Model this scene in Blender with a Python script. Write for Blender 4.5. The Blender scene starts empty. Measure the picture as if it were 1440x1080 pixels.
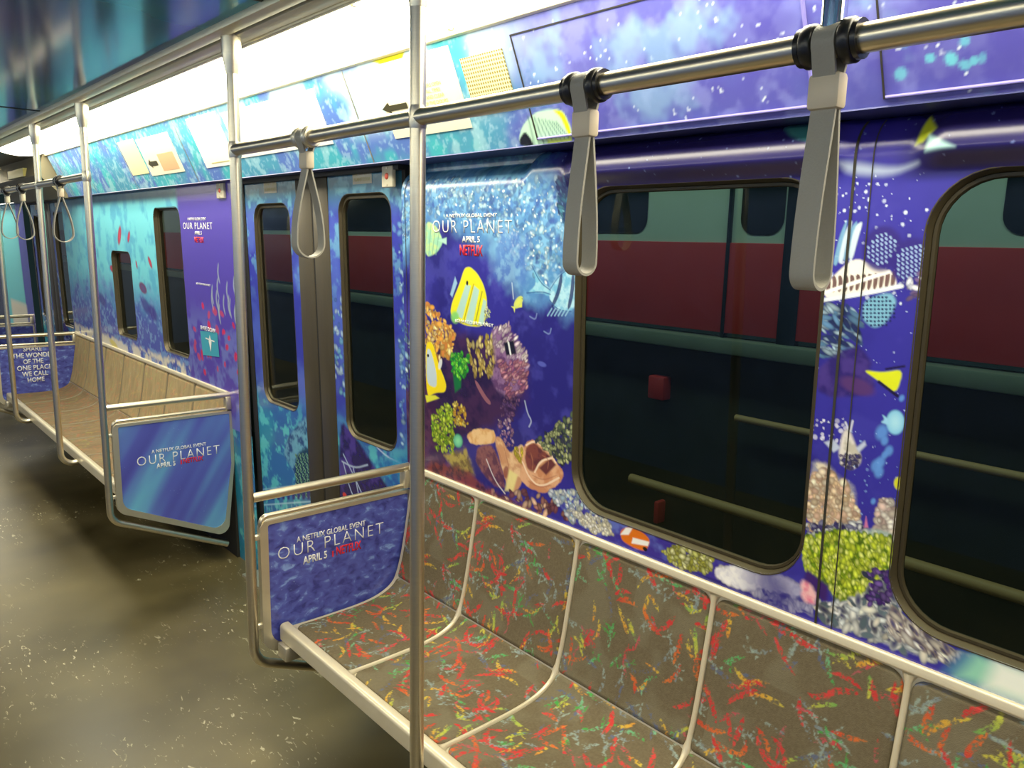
import bpy, bmesh, math, random
import numpy as np
from mathutils import Vector, Matrix

# ------------------------------------------------------------------ camera, world, exposure
SC = bpy.context.scene
COL = SC.collection
CZ = 1.66                                   # eye height above the car floor
F_PX, YAW, PITCH, ROLL = 1101.0, 0.7268, -0.1788, 0.0237


def cam_axes():
    f = Vector((math.sin(YAW) * math.cos(PITCH), math.cos(YAW) * math.cos(PITCH), math.sin(PITCH)))
    r = Vector((math.cos(YAW), -math.sin(YAW), 0))
    u = r.cross(f)
    c, s = math.cos(ROLL), math.sin(ROLL)
    return c * r + s * u, -s * r + c * u, f


AX_R, AX_U, AX_F = cam_axes()
cam_data = bpy.data.cameras.new('camera')
cam = bpy.data.objects.new('camera', cam_data)
COL.objects.link(cam)
cam_data.sensor_fit = 'HORIZONTAL'
cam_data.sensor_width = 36
cam_data.lens = 36 * F_PX / 1440
cam_data.clip_start = 0.02
m3 = Matrix((AX_R, AX_U, -AX_F)).transposed()
cam.matrix_world = Matrix.Translation((0, 0, CZ)) @ m3.to_4x4()
SC.camera = cam

world = bpy.data.worlds.new('world')
SC.world = world
world.use_nodes = True
world.node_tree.nodes['Background'].inputs[0].default_value = (0.006, 0.012, 0.012, 1)
world.node_tree.nodes['Background'].inputs[1].default_value = 1.0
SC.view_settings.view_transform = 'Standard'
SC.view_settings.look = 'None'
SC.view_settings.gamma = 1
SC.view_settings.use_curve_mapping = False
SC.view_settings.exposure = 0.62
SC.cycles.use_denoising = True
SC.cycles.max_bounces = 8
SC.cycles.transparent_max_bounces = 16

LIGHT_STRENGTH = 9.0                        # the fluorescent diffusers along both sides
LIGHT_COLOR = (1.0, 0.925, 0.69)

# added unseen fill light between the two trains, brightens the one outside
yl = bpy.data.lights.new('outside_fill', 'AREA')
yl.shape = 'RECTANGLE'
yl.size, yl.size_y = 0.25, 9.0
yl.energy = 34
yl.color = (0.72, 1.0, 0.83)
ylo = bpy.data.objects.new('outside_fill', yl)
COL.objects.link(ylo)
ylo.location = (2.1, 2.6, 3.3)
ylo.rotation_euler = (0, math.radians(-32), 0)

rng = np.random.RandomState(7)
random.seed(7)


# ------------------------------------------------------------------ measuring helpers
def ray(px, py):
    return AX_F + AX_R * ((px - 720) / F_PX) + AX_U * ((540 - py) / F_PX)


W_X0, W_TILT, W_ZR = 1.503, 0.0265, 0.90    # the window wall leans in a little


def wall_x(z):
    return W_X0 - W_TILT * (z - W_ZR)


def on_wall(px, py):
    """(y, z) of a mark measured on the window wall"""
    d = ray(px, py)
    t = (W_X0 - W_TILT * (CZ - W_ZR)) / (d.x + W_TILT * d.z)
    return (d.y * t, CZ + d.z * t)


def on_y(px, py, y):
    d = ray(px, py)
    t = y / d.y
    return (d.x * t, CZ + d.z * t)


AD_T = (1.296, 2.194)                       # upper and lower edge of the sloping advert panel
AD_B = (1.420, 1.908)
AD_L = math.hypot(AD_B[0] - AD_T[0], AD_B[1] - AD_T[1])


def on_ad(px, py):
    """(y, s): position along the car and distance down the sloping panel"""
    s = (AD_B[1] - AD_T[1]) / (AD_B[0] - AD_T[0])
    d = ray(px, py)
    t = (AD_T[1] - CZ - s * AD_T[0]) / (d.z - s * d.x)
    return (d.y * t, (AD_T[1] - (CZ + d.z * t)) / (AD_T[1] - AD_B[1]) * AD_L)


def ad_point(y, s, off=0.0):
    k = s / AD_L
    nx, nz = -(AD_T[1] - AD_B[1]) / AD_L, -(AD_B[0] - AD_T[0]) / AD_L
    return Vector((AD_T[0] + (AD_B[0] - AD_T[0]) * k + nx * off, y, AD_T[1] + (AD_B[1] - AD_T[1]) * k + nz * off))


def srgb(c):
    c = np.asarray(c, float) / 255.0
    return np.where(c <= 0.04045, c / 12.92, ((c + 0.055) / 1.055) ** 2.4)


# ------------------------------------------------------------------ materials
def new_mat(name):
    m = bpy.data.materials.new(name)
    m.use_nodes = True
    nt = m.node_tree
    b = nt.nodes['Principled BSDF']
    return m, nt, b


def pbr(name, color, rough=0.5, metal=0.0, spec=0.5, noise=0.0, scale=40.0, stretch=(1, 1, 1), bump=0.0):
    m, nt, b = new_mat(name)
    b.inputs['Base Color'].default_value = (*color, 1)
    b.inputs['Roughness'].default_value = rough
    b.inputs['Metallic'].default_value = metal
    b.inputs['Specular IOR Level'].default_value = spec
    if noise or bump:
        tc = nt.nodes.new('ShaderNodeTexCoord')
        mp = nt.nodes.new('ShaderNodeMapping')
        mp.inputs['Scale'].default_value = stretch
        nz = nt.nodes.new('ShaderNodeTexNoise')
        nz.inputs['Scale'].default_value = scale
        nz.inputs['Detail'].default_value = 5
        nt.links.new(tc.outputs['Object'], mp.inputs[0])
        nt.links.new(mp.outputs[0], nz.inputs['Vector'])
        if noise:
            mx = nt.nodes.new('ShaderNodeMixRGB')
            mx.inputs[1].default_value = (*[c * (1 - noise) for c in color], 1)
            mx.inputs[2].default_value = (*[min(1, c * (1 + noise)) for c in color], 1)
            nt.links.new(nz.outputs[0], mx.inputs[0])
            nt.links.new(mx.outputs[0], b.inputs['Base Color'])
        if bump:
            bp = nt.nodes.new('ShaderNodeBump')
            bp.inputs['Strength'].default_value = bump
            bp.inputs['Distance'].default_value = 0.003
            nt.links.new(nz.outputs[0], bp.inputs['Height'])
            nt.links.new(bp.outputs[0], b.inputs['Normal'])
    return m


def vcol_mat(name, rough=0.25, spec=0.5, bump=0.0, scale=300.0, coat=0.0):
    """printed or woven surface: its pattern is the colour attribute 'print'"""
    m, nt, b = new_mat(name)
    at = nt.nodes.new('ShaderNodeAttribute')
    at.attribute_name = 'print'
    nt.links.new(at.outputs['Color'], b.inputs['Base Color'])
    b.inputs['Roughness'].default_value = rough
    b.inputs['Specular IOR Level'].default_value = spec
    b.inputs['Coat Weight'].default_value = coat
    if bump:
        tc = nt.nodes.new('ShaderNodeTexCoord')
        nz = nt.nodes.new('ShaderNodeTexNoise')
        nz.inputs['Scale'].default_value = scale
        nt.links.new(tc.outputs['Object'], nz.inputs['Vector'])
        bp = nt.nodes.new('ShaderNodeBump')
        bp.inputs['Strength'].default_value = bump
        bp.inputs['Distance'].default_value = 0.002
        nt.links.new(nz.outputs[0], bp.inputs['Height'])
        nt.links.new(bp.outputs[0], b.inputs['Normal'])
    return m


def ramp_node(nt, stops):
    r = nt.nodes.new('ShaderNodeValToRGB')
    while len(r.color_ramp.elements) < len(stops):
        r.color_ramp.elements.new(0.5)
    for e, (p, c) in zip(r.color_ramp.elements, stops):
        e.position = p
        e.color = (*c, 1)
    return r


M = {}
M['steel'] = pbr('brushed_steel', (0.70, 0.635, 0.49), 0.33, 1.0, noise=0.08, scale=30, stretch=(1, 1, 12))
M['steel_rail'] = pbr('brushed_steel_rail', (0.68, 0.61, 0.46), 0.30, 1.0, noise=0.08, scale=30, stretch=(1, 0.08, 1))
M['steel_dull'] = pbr('dull_aluminium', (0.66, 0.61, 0.48), 0.42, 0.85, noise=0.06, scale=25)
M['bronze'] = pbr('dark_bronze_frame', (0.075, 0.060, 0.032), 0.40, 0.5, noise=0.15, scale=18)
M['rubber'] = pbr('black_rubber', (0.012, 0.011, 0.010), 0.6)
M['black'] = pbr('black_plastic', (0.012, 0.011, 0.010), 0.32)
M['strap'] = pbr('grey_webbing', (0.31, 0.295, 0.245), 0.55, noise=0.06, scale=400, bump=0.15)
M['block'] = pbr('beige_plastic', (0.62, 0.53, 0.38), 0.4)
M['trim'] = pbr('ceiling_trim', (0.62, 0.56, 0.40), 0.38, 0.6, noise=0.05, scale=20)
M['shell'] = pbr('seat_shell_metal', (0.70, 0.62, 0.45), 0.36, 0.35, noise=0.05, scale=20)
M['tan_shell'] = pbr('dark_tan_divider', (0.22, 0.18, 0.11), 0.6)
M['groove'] = pbr('dark_gap', (0.02, 0.018, 0.012), 0.7)
M['art'] = vcol_mat('printed_vinyl', 0.25, 0.75, bump=0.03, scale=60)
M['art_matte'] = vcol_mat('printed_card', 0.35, 0.4)
M['carpet'] = vcol_mat('patterned_moquette', 0.9, 0.15, bump=0.5, scale=500)
M['white_text'] = pbr('white_print', (0.86, 0.86, 0.86), 0.35)
M['red_text'] = pbr('red_print', (0.72, 0.02, 0.035), 0.35)
M['dark_text'] = pbr('dark_print', (0.05, 0.045, 0.02), 0.4)
M['yellow_text'] = pbr('ochre_print', (0.55, 0.48, 0.18), 0.4)
M['card'] = pbr('cream_card', (0.82, 0.76, 0.58), 0.45)
M['box'] = pbr('beige_box', (0.62, 0.58, 0.45), 0.4)
M['teal'] = pbr('teal_sticker', (0.05, 0.36, 0.50), 0.35)
M['seal'] = pbr('door_seal_rubber', (0.055, 0.043, 0.024), 0.45, 0.2, noise=0.2, scale=15, stretch=(4, 4, 0.6))

# fluorescent diffuser
m, nt, b = new_mat('lit_diffuser')
b.inputs['Base Color'].default_value = (0.9, 0.88, 0.8, 1)
b.inputs['Emission Color'].default_value = (*LIGHT_COLOR, 1)
b.inputs['Emission Strength'].default_value = LIGHT_STRENGTH
M['diffuser'] = m

# window glass: lightly tinted, mirrors the lit car
m, nt, b = new_mat('tinted_glass')
nt.nodes.remove(b)
out = nt.nodes['Material Output']
tr = nt.nodes.new('ShaderNodeBsdfTransparent')
tr.inputs[0].default_value = (0.50, 0.60, 0.54, 1)
gl = nt.nodes.new('ShaderNodeBsdfGlossy')
gl.inputs['Roughness'].default_value = 0.02
gl.inputs[0].default_value = (0.9, 0.95, 0.9, 1)
fr = nt.nodes.new('ShaderNodeFresnel')
fr.inputs[0].default_value = 1.42
mx = nt.nodes.new('ShaderNodeMixShader')
nt.links.new(fr.outputs[0], mx.inputs[0])
nt.links.new(tr.outputs[0], mx.inputs[1])
nt.links.new(gl.outputs[0], mx.inputs[2])
nt.links.new(mx.outputs[0], out.inputs[0])
M['glass'] = m

# floor: dark worn sheet flooring with pale scuffs
m, nt, b = new_mat('worn_dark_flooring')
tc = nt.nodes.new('ShaderNodeTexCoord')
n1 = nt.nodes.new('ShaderNodeTexNoise'); n1.inputs['Scale'].default_value = 1.4; n1.inputs['Detail'].default_value = 3
r1 = ramp_node(nt, [(0.30, (0.042, 0.033, 0.012)), (0.70, (0.155, 0.126, 0.056))])
mp = nt.nodes.new('ShaderNodeMapping'); mp.inputs['Scale'].default_value = (2.2, 0.8, 1); mp.inputs['Rotation'].default_value = (0, 0, 0.35)
n2 = nt.nodes.new('ShaderNodeTexNoise'); n2.inputs['Scale'].default_value = 22; n2.inputs['Detail'].default_value = 7; n2.inputs['Roughness'].default_value = 0.62
n2.inputs['Distortion'].default_value = 1.2
r2 = ramp_node(nt, [(0.615, (0, 0, 0)), (0.67, (1, 1, 1))])
n3 = nt.nodes.new('ShaderNodeTexNoise'); n3.inputs['Scale'].default_value = 1.7; n3.inputs['Detail'].default_value = 3
r3 = ramp_node(nt, [(0.46, (0, 0, 0)), (0.60, (1, 1, 1))])
ml = nt.nodes.new('ShaderNodeMixRGB'); ml.blend_type = 'MULTIPLY'; ml.inputs[0].default_value = 1
mxc = nt.nodes.new('ShaderNodeMixRGB'); mxc.inputs[2].default_value = (0.66, 0.60, 0.40, 1)
for n in (n1, n3):
    nt.links.new(tc.outputs['Object'], n.inputs['Vector'])
nt.links.new(tc.outputs['Object'], mp.inputs[0]); nt.links.new(mp.outputs[0], n2.inputs['Vector'])
nt.links.new(n1.outputs[0], r1.inputs[0]); nt.links.new(n2.outputs[0], r2.inputs[0]); nt.links.new(n3.outputs[0], r3.inputs[0])
nt.links.new(r2.outputs[0], ml.inputs[1]); nt.links.new(r3.outputs[0], ml.inputs[2])
nt.links.new(ml.outputs[0], mxc.inputs[0]); nt.links.new(r1.outputs[0], mxc.inputs[1]); nt.links.new(mxc.outputs[0], b.inputs['Base Color'])
rr = nt.nodes.new('ShaderNodeMapRange'); rr.inputs[3].default_value = 0.27; rr.inputs[4].default_value = 0.42
nt.links.new(n1.outputs[0], rr.inputs[0]); nt.links.new(rr.outputs[0], b.inputs['Roughness'])
bp = nt.nodes.new('ShaderNodeBump'); bp.inputs['Strength'].default_value = 0.12; bp.inputs['Distance'].default_value = 0.004
nt.links.new(ml.outputs[0], bp.inputs['Height']); nt.links.new(bp.outputs[0], b.inputs['Normal'])
M['floor'] = m

# ceiling: polished dark blue print
m, nt, b = new_mat('glossy_blue_ceiling')
tc = nt.nodes.new('ShaderNodeTexCoord')
n1 = nt.nodes.new('ShaderNodeTexNoise'); n1.inputs['Scale'].default_value = 1.1; n1.inputs['Detail'].default_value = 3
r1 = ramp_node(nt, [(0.32, (0.10, 0.09, 0.34)), (0.5, (0.06, 0.20, 0.40)), (0.62, (0.08, 0.44, 0.52))])
nt.links.new(tc.outputs['Object'], n1.inputs['Vector']); nt.links.new(n1.outputs[0], r1.inputs[0]); nt.links.new(r1.outputs[0], b.inputs['Base Color'])
b.inputs['Roughness'].default_value = 0.13
b.inputs['Metallic'].default_value = 0.35
b.inputs['Specular IOR Level'].default_value = 0.8
M['ceiling'] = m


def water_mat(name, kind):
    m, nt, b = new_mat(name)
    tc = nt.nodes.new('ShaderNodeTexCoord')
    if kind == 'drops':
        n = nt.nodes.new('ShaderNodeTexNoise'); n.inputs['Scale'].default_value = 26; n.inputs['Detail'].default_value = 4; n.inputs['Distortion'].default_value = 0.5
        r = ramp_node(nt, [(0.34, (0.040, 0.045, 0.24)), (0.44, (0.070, 0.082, 0.37)), (0.58, (0.090, 0.115, 0.45)), (0.70, (0.22, 0.34, 0.70))])
        mp = nt.nodes.new('ShaderNodeMapping'); mp.inputs['Scale'].default_value = (1, 1, 1.5)
        nt.links.new(tc.outputs['Object'], mp.inputs[0]); nt.links.new(mp.outputs[0], n.inputs['Vector'])
    else:
        mp = nt.nodes.new('ShaderNodeMapping')
        mp0 = nt.nodes.new('ShaderNodeMapping')
        mp0.inputs['Rotation'].default_value = (0, math.radians(-32), 0)
        nt.links.new(tc.outputs['Object'], mp0.inputs[0])
        mp.inputs['Scale'].default_value = (4.2, 1, 0.5)
        mp.inputs['Location'].default_value = (0.35, 0, 0.2)
        n = nt.nodes.new('ShaderNodeTexNoise'); n.inputs['Scale'].default_value = 1.25; n.inputs['Detail'].default_value = 2
        r = ramp_node(nt, [(0.40, (0.060, 0.048, 0.33)), (0.52, (0.095, 0.115, 0.48)), (0.62, (0.12, 0.25, 0.58)), (0.74, (0.16, 0.52, 0.70))])
        nt.links.new(mp0.outputs[0], mp.inputs[0]); nt.links.new(mp.outputs[0], n.inputs['Vector'])
    nt.links.new(n.outputs[0], r.inputs[0])
    last = r.outputs[0]
    v = nt.nodes.new('ShaderNodeTexVoronoi'); v.inputs['Scale'].default_value = 55
    rv = ramp_node(nt, [(0.06, (1, 1, 1)), (0.15, (0, 0, 0))])
    n4 = nt.nodes.new('ShaderNodeTexNoise'); n4.inputs['Scale'].default_value = 6
    r4 = ramp_node(nt, [(0.55, (0, 0, 0)), (0.65, (0.6, 0.6, 0.6))])
    mu = nt.nodes.new('ShaderNodeMixRGB'); mu.blend_type = 'MULTIPLY'; mu.inputs[0].default_value = 1
    mx = nt.nodes.new('ShaderNodeMixRGB'); mx.inputs[2].default_value = (0.42, 0.58, 0.9, 1)
    for nn in (v, n4):
        nt.links.new(tc.outputs['Object'], nn.inputs['Vector'])
    nt.links.new(v.outputs['Distance'], rv.inputs[0]); nt.links.new(n4.outputs[0], r4.inputs[0])
    nt.links.new(rv.outputs[0], mu.inputs[1]); nt.links.new(r4.outputs[0], mu.inputs[2]); nt.links.new(mu.outputs[0], mx.inputs[0])
    nt.links.new(last, mx.inputs[1]); nt.links.new(mx.outputs[0], b.inputs['Base Color'])
    b.inputs['Roughness'].default_value = 0.28
    return m


M['sheet_drops'] = water_mat('print_rippled_water', 'drops')
M['sheet_rays'] = water_mat('print_sunlit_water', 'rays')

# ------------------------------------------------------------------ object helpers


def tag(o, label=None, cat=None, group=None, kind=None):
    if label: o['label'] = label
    if cat: o['category'] = cat
    if group: o['group'] = group
    if kind: o['kind'] = kind
    return o


def empty(name, loc=(0, 0, 0)):
    o = bpy.data.objects.new(name, None)
    o.empty_display_size = 0.05
    o.location = loc
    COL.objects.link(o)
    return o


def link(name, me, mat, parent=None, smooth=False):
    if mat is not None: me.materials.append(mat)
    if smooth:
        me.polygons.foreach_set('use_smooth', [True] * len(me.polygons))
    o = bpy.data.objects.new(name, me)
    COL.objects.link(o)
    if parent is not None:
        o.parent = parent
        r = parent
        off = Vector(r.location)
        while r.parent is not None:
            r = r.parent
            off += r.location
        o.location = -off                   # shapes are given in world coordinates
    return o


def build(name, bm, mat, parent=None, smooth=False):
    bmesh.ops.recalc_face_normals(bm, faces=bm.faces[:])
    me = bpy.data.meshes.new(name)
    bm.to_mesh(me)
    bm.free()
    return link(name, me, mat, parent, smooth)


def sharp(o, deg=40):
    me = o.data
    me.polygons.foreach_set('use_smooth', [True] * len(me.polygons))
    try:
        me.set_sharp_from_angle(angle=math.radians(deg))
    except Exception:
        pass
    return o


def add_box(bm, x0, x1, y0, y1, z0, z1, bev=0.0, seg=2):
    vs = [bm.verts.new((x, y, z)) for x in (x0, x1) for y in (y0, y1) for z in (z0, z1)]
    fs = [(0, 1, 3, 2), (4, 6, 7, 5), (0, 4, 5, 1), (2, 3, 7, 6), (0, 2, 6, 4), (1, 5, 7, 3)]
    ff = [bm.faces.new([vs[i] for i in f]) for f in fs]
    if bev:
        es = list({e for f in ff for e in f.edges})
        bmesh.ops.bevel(bm, geom=es, offset=bev, segments=seg, profile=0.5, affect='EDGES')


def box(name, x0, x1, y0, y1, z0, z1, mat, parent=None, bev=0.0):
    bm = bmesh.new()
    add_box(bm, x0, x1, y0, y1, z0, z1, bev)
    o = build(name, bm, mat, parent)
    return sharp(o) if bev else o


def add_tube(bm, pts, r, seg=16, cap=True, radii=None):
    pts = [Vector(p) for p in pts]
    n = len(pts)
    rings = []
    t0 = (pts[1] - pts[0]).normalized()
    ref = Vector((0, 0, 1)) if abs(t0.z) < 0.9 else Vector((0, 1, 0))
    u = t0.cross(ref).normalized()
    for i, p in enumerate(pts):
        if i == 0: t = pts[1] - pts[0]
        elif i == n - 1: t = pts[-1] - pts[-2]
        else: t = (pts[i + 1] - p).normalized() + (p - pts[i - 1]).normalized()
        t.normalize()
        u = (u - t * u.dot(t)).normalized()
        v = t.cross(u)
        rad = radii[i] if radii else r
        rings.append([bm.verts.new(p + (u * math.cos(a) + v * math.sin(a)) * rad)
                      for a in (2 * math.pi * k / seg for k in range(seg))])
    for a, b in zip(rings, rings[1:]):
        for k in range(seg):
            bm.faces.new((a[k], a[(k + 1) % seg], b[(k + 1) % seg], b[k]))
    if cap:
        bm.faces.new(rings[0][::-1])
        bm.faces.new(rings[-1])


def tube(name, pts, r, mat, parent=None, seg=16, radii=None):
    bm = bmesh.new()
    add_tube(bm, pts, r, seg, True, radii)
    return sharp(build(name, bm, mat, parent), 50)


def bend(a, b, c, rad, n=7):
    """round the corner b of the path a-b-c"""
    a, b, c = Vector(a), Vector(b), Vector(c)
    d1, d2 = (a - b).normalized(), (c - b).normalized()
    ang = d1.angle(d2)
    L = rad / math.tan(ang / 2)
    p, q = b + d1 * L, b + d2 * L
    ctr = b + (d1 + d2).normalized() * (rad / math.sin(ang / 2))
    res = []
    for k in range(n + 1):
        v = (p - ctr).lerp(q - ctr, k / n).normalized() * rad
        res.append(ctr + v)
    return res


def prism(name, outline, axis, lo, hi, mat, parent=None, bev=0.0):
    """extrude an outline along 'x' or 'y'"""
    bm = bmesh.new()
    def P(a, b, t):
        return (t, a, b) if axis == 'x' else (a, t, b)
    A = [bm.verts.new(P(a, b, lo)) for a, b in outline]
    B = [bm.verts.new(P(a, b, hi)) for a, b in outline]
    bm.faces.new(A)
    bm.faces.new(B[::-1])
    n = len(A)
    for i in range(n):
        bm.faces.new((A[i], B[i], B[(i + 1) % n], A[(i + 1) % n]))
    if bev:
        bmesh.ops.bevel(bm, geom=bm.edges[:], offset=bev, segments=2, profile=0.5, affect='EDGES')
    return sharp(build(name, bm, mat, parent), 30)


def round_poly(pts, rads, n=6):
    res = []
    N = len(pts)
    for i in range(N):
        a, b, c = Vector((*pts[i - 1], 0)), Vector((*pts[i], 0)), Vector((*pts[(i + 1) % N], 0))
        r = rads[i] if isinstance(rads, (list, tuple)) else rads
        if r <= 1e-6:
            res.append((b.x, b.y))
            continue
        res += [(v.x, v.y) for v in bend(a, b, c, r, n)]
    return res


def grid_mesh(name, X, Y, Z, mat, parent=None, color=None, keep=None, smooth=True):
    ni, nj = X.shape
    co = np.stack([X, Y, Z], -1).reshape(-1, 3)
    idx = np.arange(ni * nj).reshape(ni, nj)
    q = np.stack([idx[:-1, :-1], idx[1:, :-1], idx[1:, 1:], idx[:-1, 1:]], -1).reshape(-1, 4)
    if keep is not None:
        q = q[keep.reshape(-1)]
        used = np.zeros(ni * nj, bool)
        used[q.reshape(-1)] = True
        remap = np.cumsum(used) - 1
        q = remap[q]
        co = co[used]
        if color is not None: color = color.reshape(-1, 3)[used]
    me = bpy.data.meshes.new(name)
    nv, nf = len(co), len(q)
    me.vertices.add(nv)
    me.vertices.foreach_set('co', co.astype(np.float32).ravel())
    me.loops.add(nf * 4)
    me.loops.foreach_set('vertex_index', q.astype(np.int32).ravel())
    me.polygons.add(nf)
    me.polygons.foreach_set('loop_start', (np.arange(nf) * 4).astype(np.int32))
    try:
        me.polygons.foreach_set('loop_total', np.full(nf, 4, np.int32))
    except Exception:
        pass
    me.update(calc_edges=True)
    if color is not None:
        at = me.color_attributes.new('print', 'FLOAT_COLOR', 'POINT')
        c4 = np.ones((nv, 4), np.float32)
        c4[:, :3] = color.reshape(-1, 3)
        at.data.foreach_set('color', c4.ravel())
    if smooth:
        me.polygons.foreach_set('use_smooth', np.ones(nf, bool))
    return link(name, me, mat, parent)


_font_cache = {}


def text(name, s, org, xdir, updir, w, h, mat, parent=None, thin=0.0, extrude=0.0003, space=1.0, align='L'):
    """flat lettering fitted to w x h, reading along xdir from org (lower left corner)"""
    cu = bpy.data.curves.new('lettering', 'FONT')
    cu.body = s
    cu.size = 1
    cu.offset = thin
    cu.space_character = space
    cu.space_line = 0.92
    cu.resolution_u = 3
    cu.align_x = 'CENTER' if align == 'C' else 'LEFT'
    ob = bpy.data.objects.new('tmp', cu)
    COL.objects.link(ob)
    dg = bpy.context.evaluated_depsgraph_get()
    me = bpy.data.meshes.new_from_object(ob.evaluated_get(dg))
    bpy.data.objects.remove(ob)
    bpy.data.curves.remove(cu)
    n = len(me.vertices)
    co = np.zeros(n * 3, np.float32)
    me.vertices.foreach_get('co', co)
    co = co.reshape(-1, 3)
    lo, hi = co.min(0), co.max(0)
    u = (co[:, 0] - lo[0]) / (hi[0] - lo[0]) * w
    v = (co[:, 1] - lo[1]) / (hi[1] - lo[1]) * h
    xd, ud, og = np.array(xdir, float), np.array(updir, float), np.array(org, float)
    P = og + u[:, None] * xd + v[:, None] * ud
    me.vertices.foreach_set('co', P.astype(np.float32).ravel())
    me.name = name
    me.update()
    bm = bmesh.new()
    bm.from_mesh(me)
    if extrude:
        nrm = Vector(xdir).cross(Vector(updir)).normalized()
        r = bmesh.ops.extrude_face_region(bm, geom=bm.faces[:])
        vs = [g for g in r['geom'] if isinstance(g, bmesh.types.BMVert)]
        bmesh.ops.translate(bm, verts=vs, vec=nrm * extrude)
    bm.to_mesh(me)
    bm.free()
    me.materials.clear()
    return link(name, me, mat, parent)


# ------------------------------------------------------------------ print painter (numpy, in wall metres)
def lattice(seed):
    return np.random.RandomState(seed).rand(256, 256)


def vnoise(a, b, scale, seed):
    L = lattice(seed)
    a, b = a / scale, b / scale
    i, j = np.floor(a).astype(int), np.floor(b).astype(int)
    u, v = a - i, b - j
    u, v = u * u * (3 - 2 * u), v * v * (3 - 2 * v)
    i0, i1, j0, j1 = i & 255, (i + 1) & 255, j & 255, (j + 1) & 255
    return (L[i0, j0] * (1 - u) + L[i1, j0] * u) * (1 - v) + (L[i0, j1] * (1 - u) + L[i1, j1] * u) * v


def fbm(a, b, scale, oct=4, seed=1, gain=0.55):
    s, amp, tot = 0, 1.0, 0
    for o in range(oct):
        s = s + amp * vnoise(a, b, scale / 2 ** o, seed + o)
        tot += amp
        amp *= gain
    return s / tot


def sstep(e0, e1, x):
    t = np.clip((x - e0) / (e1 - e0), 0, 1)
    return t * t * (3 - 2 * t)


def chaikin(pts, closed, it=2):
    p = np.array(pts, float)
    for _ in range(it):
        if closed:
            q = np.roll(p, -1, 0)
            p = np.stack([p * 0.8 + q * 0.2, p * 0.2 + q * 0.8], 1).reshape(-1, 2)
        else:
            m = np.stack([p[:-1] * 0.75 + p[1:] * 0.25, p[:-1] * 0.25 + p[1:] * 0.75], 1).reshape(-1, 2)
            p = np.concatenate([p[:1], m, p[-1:]])
    return p


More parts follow.
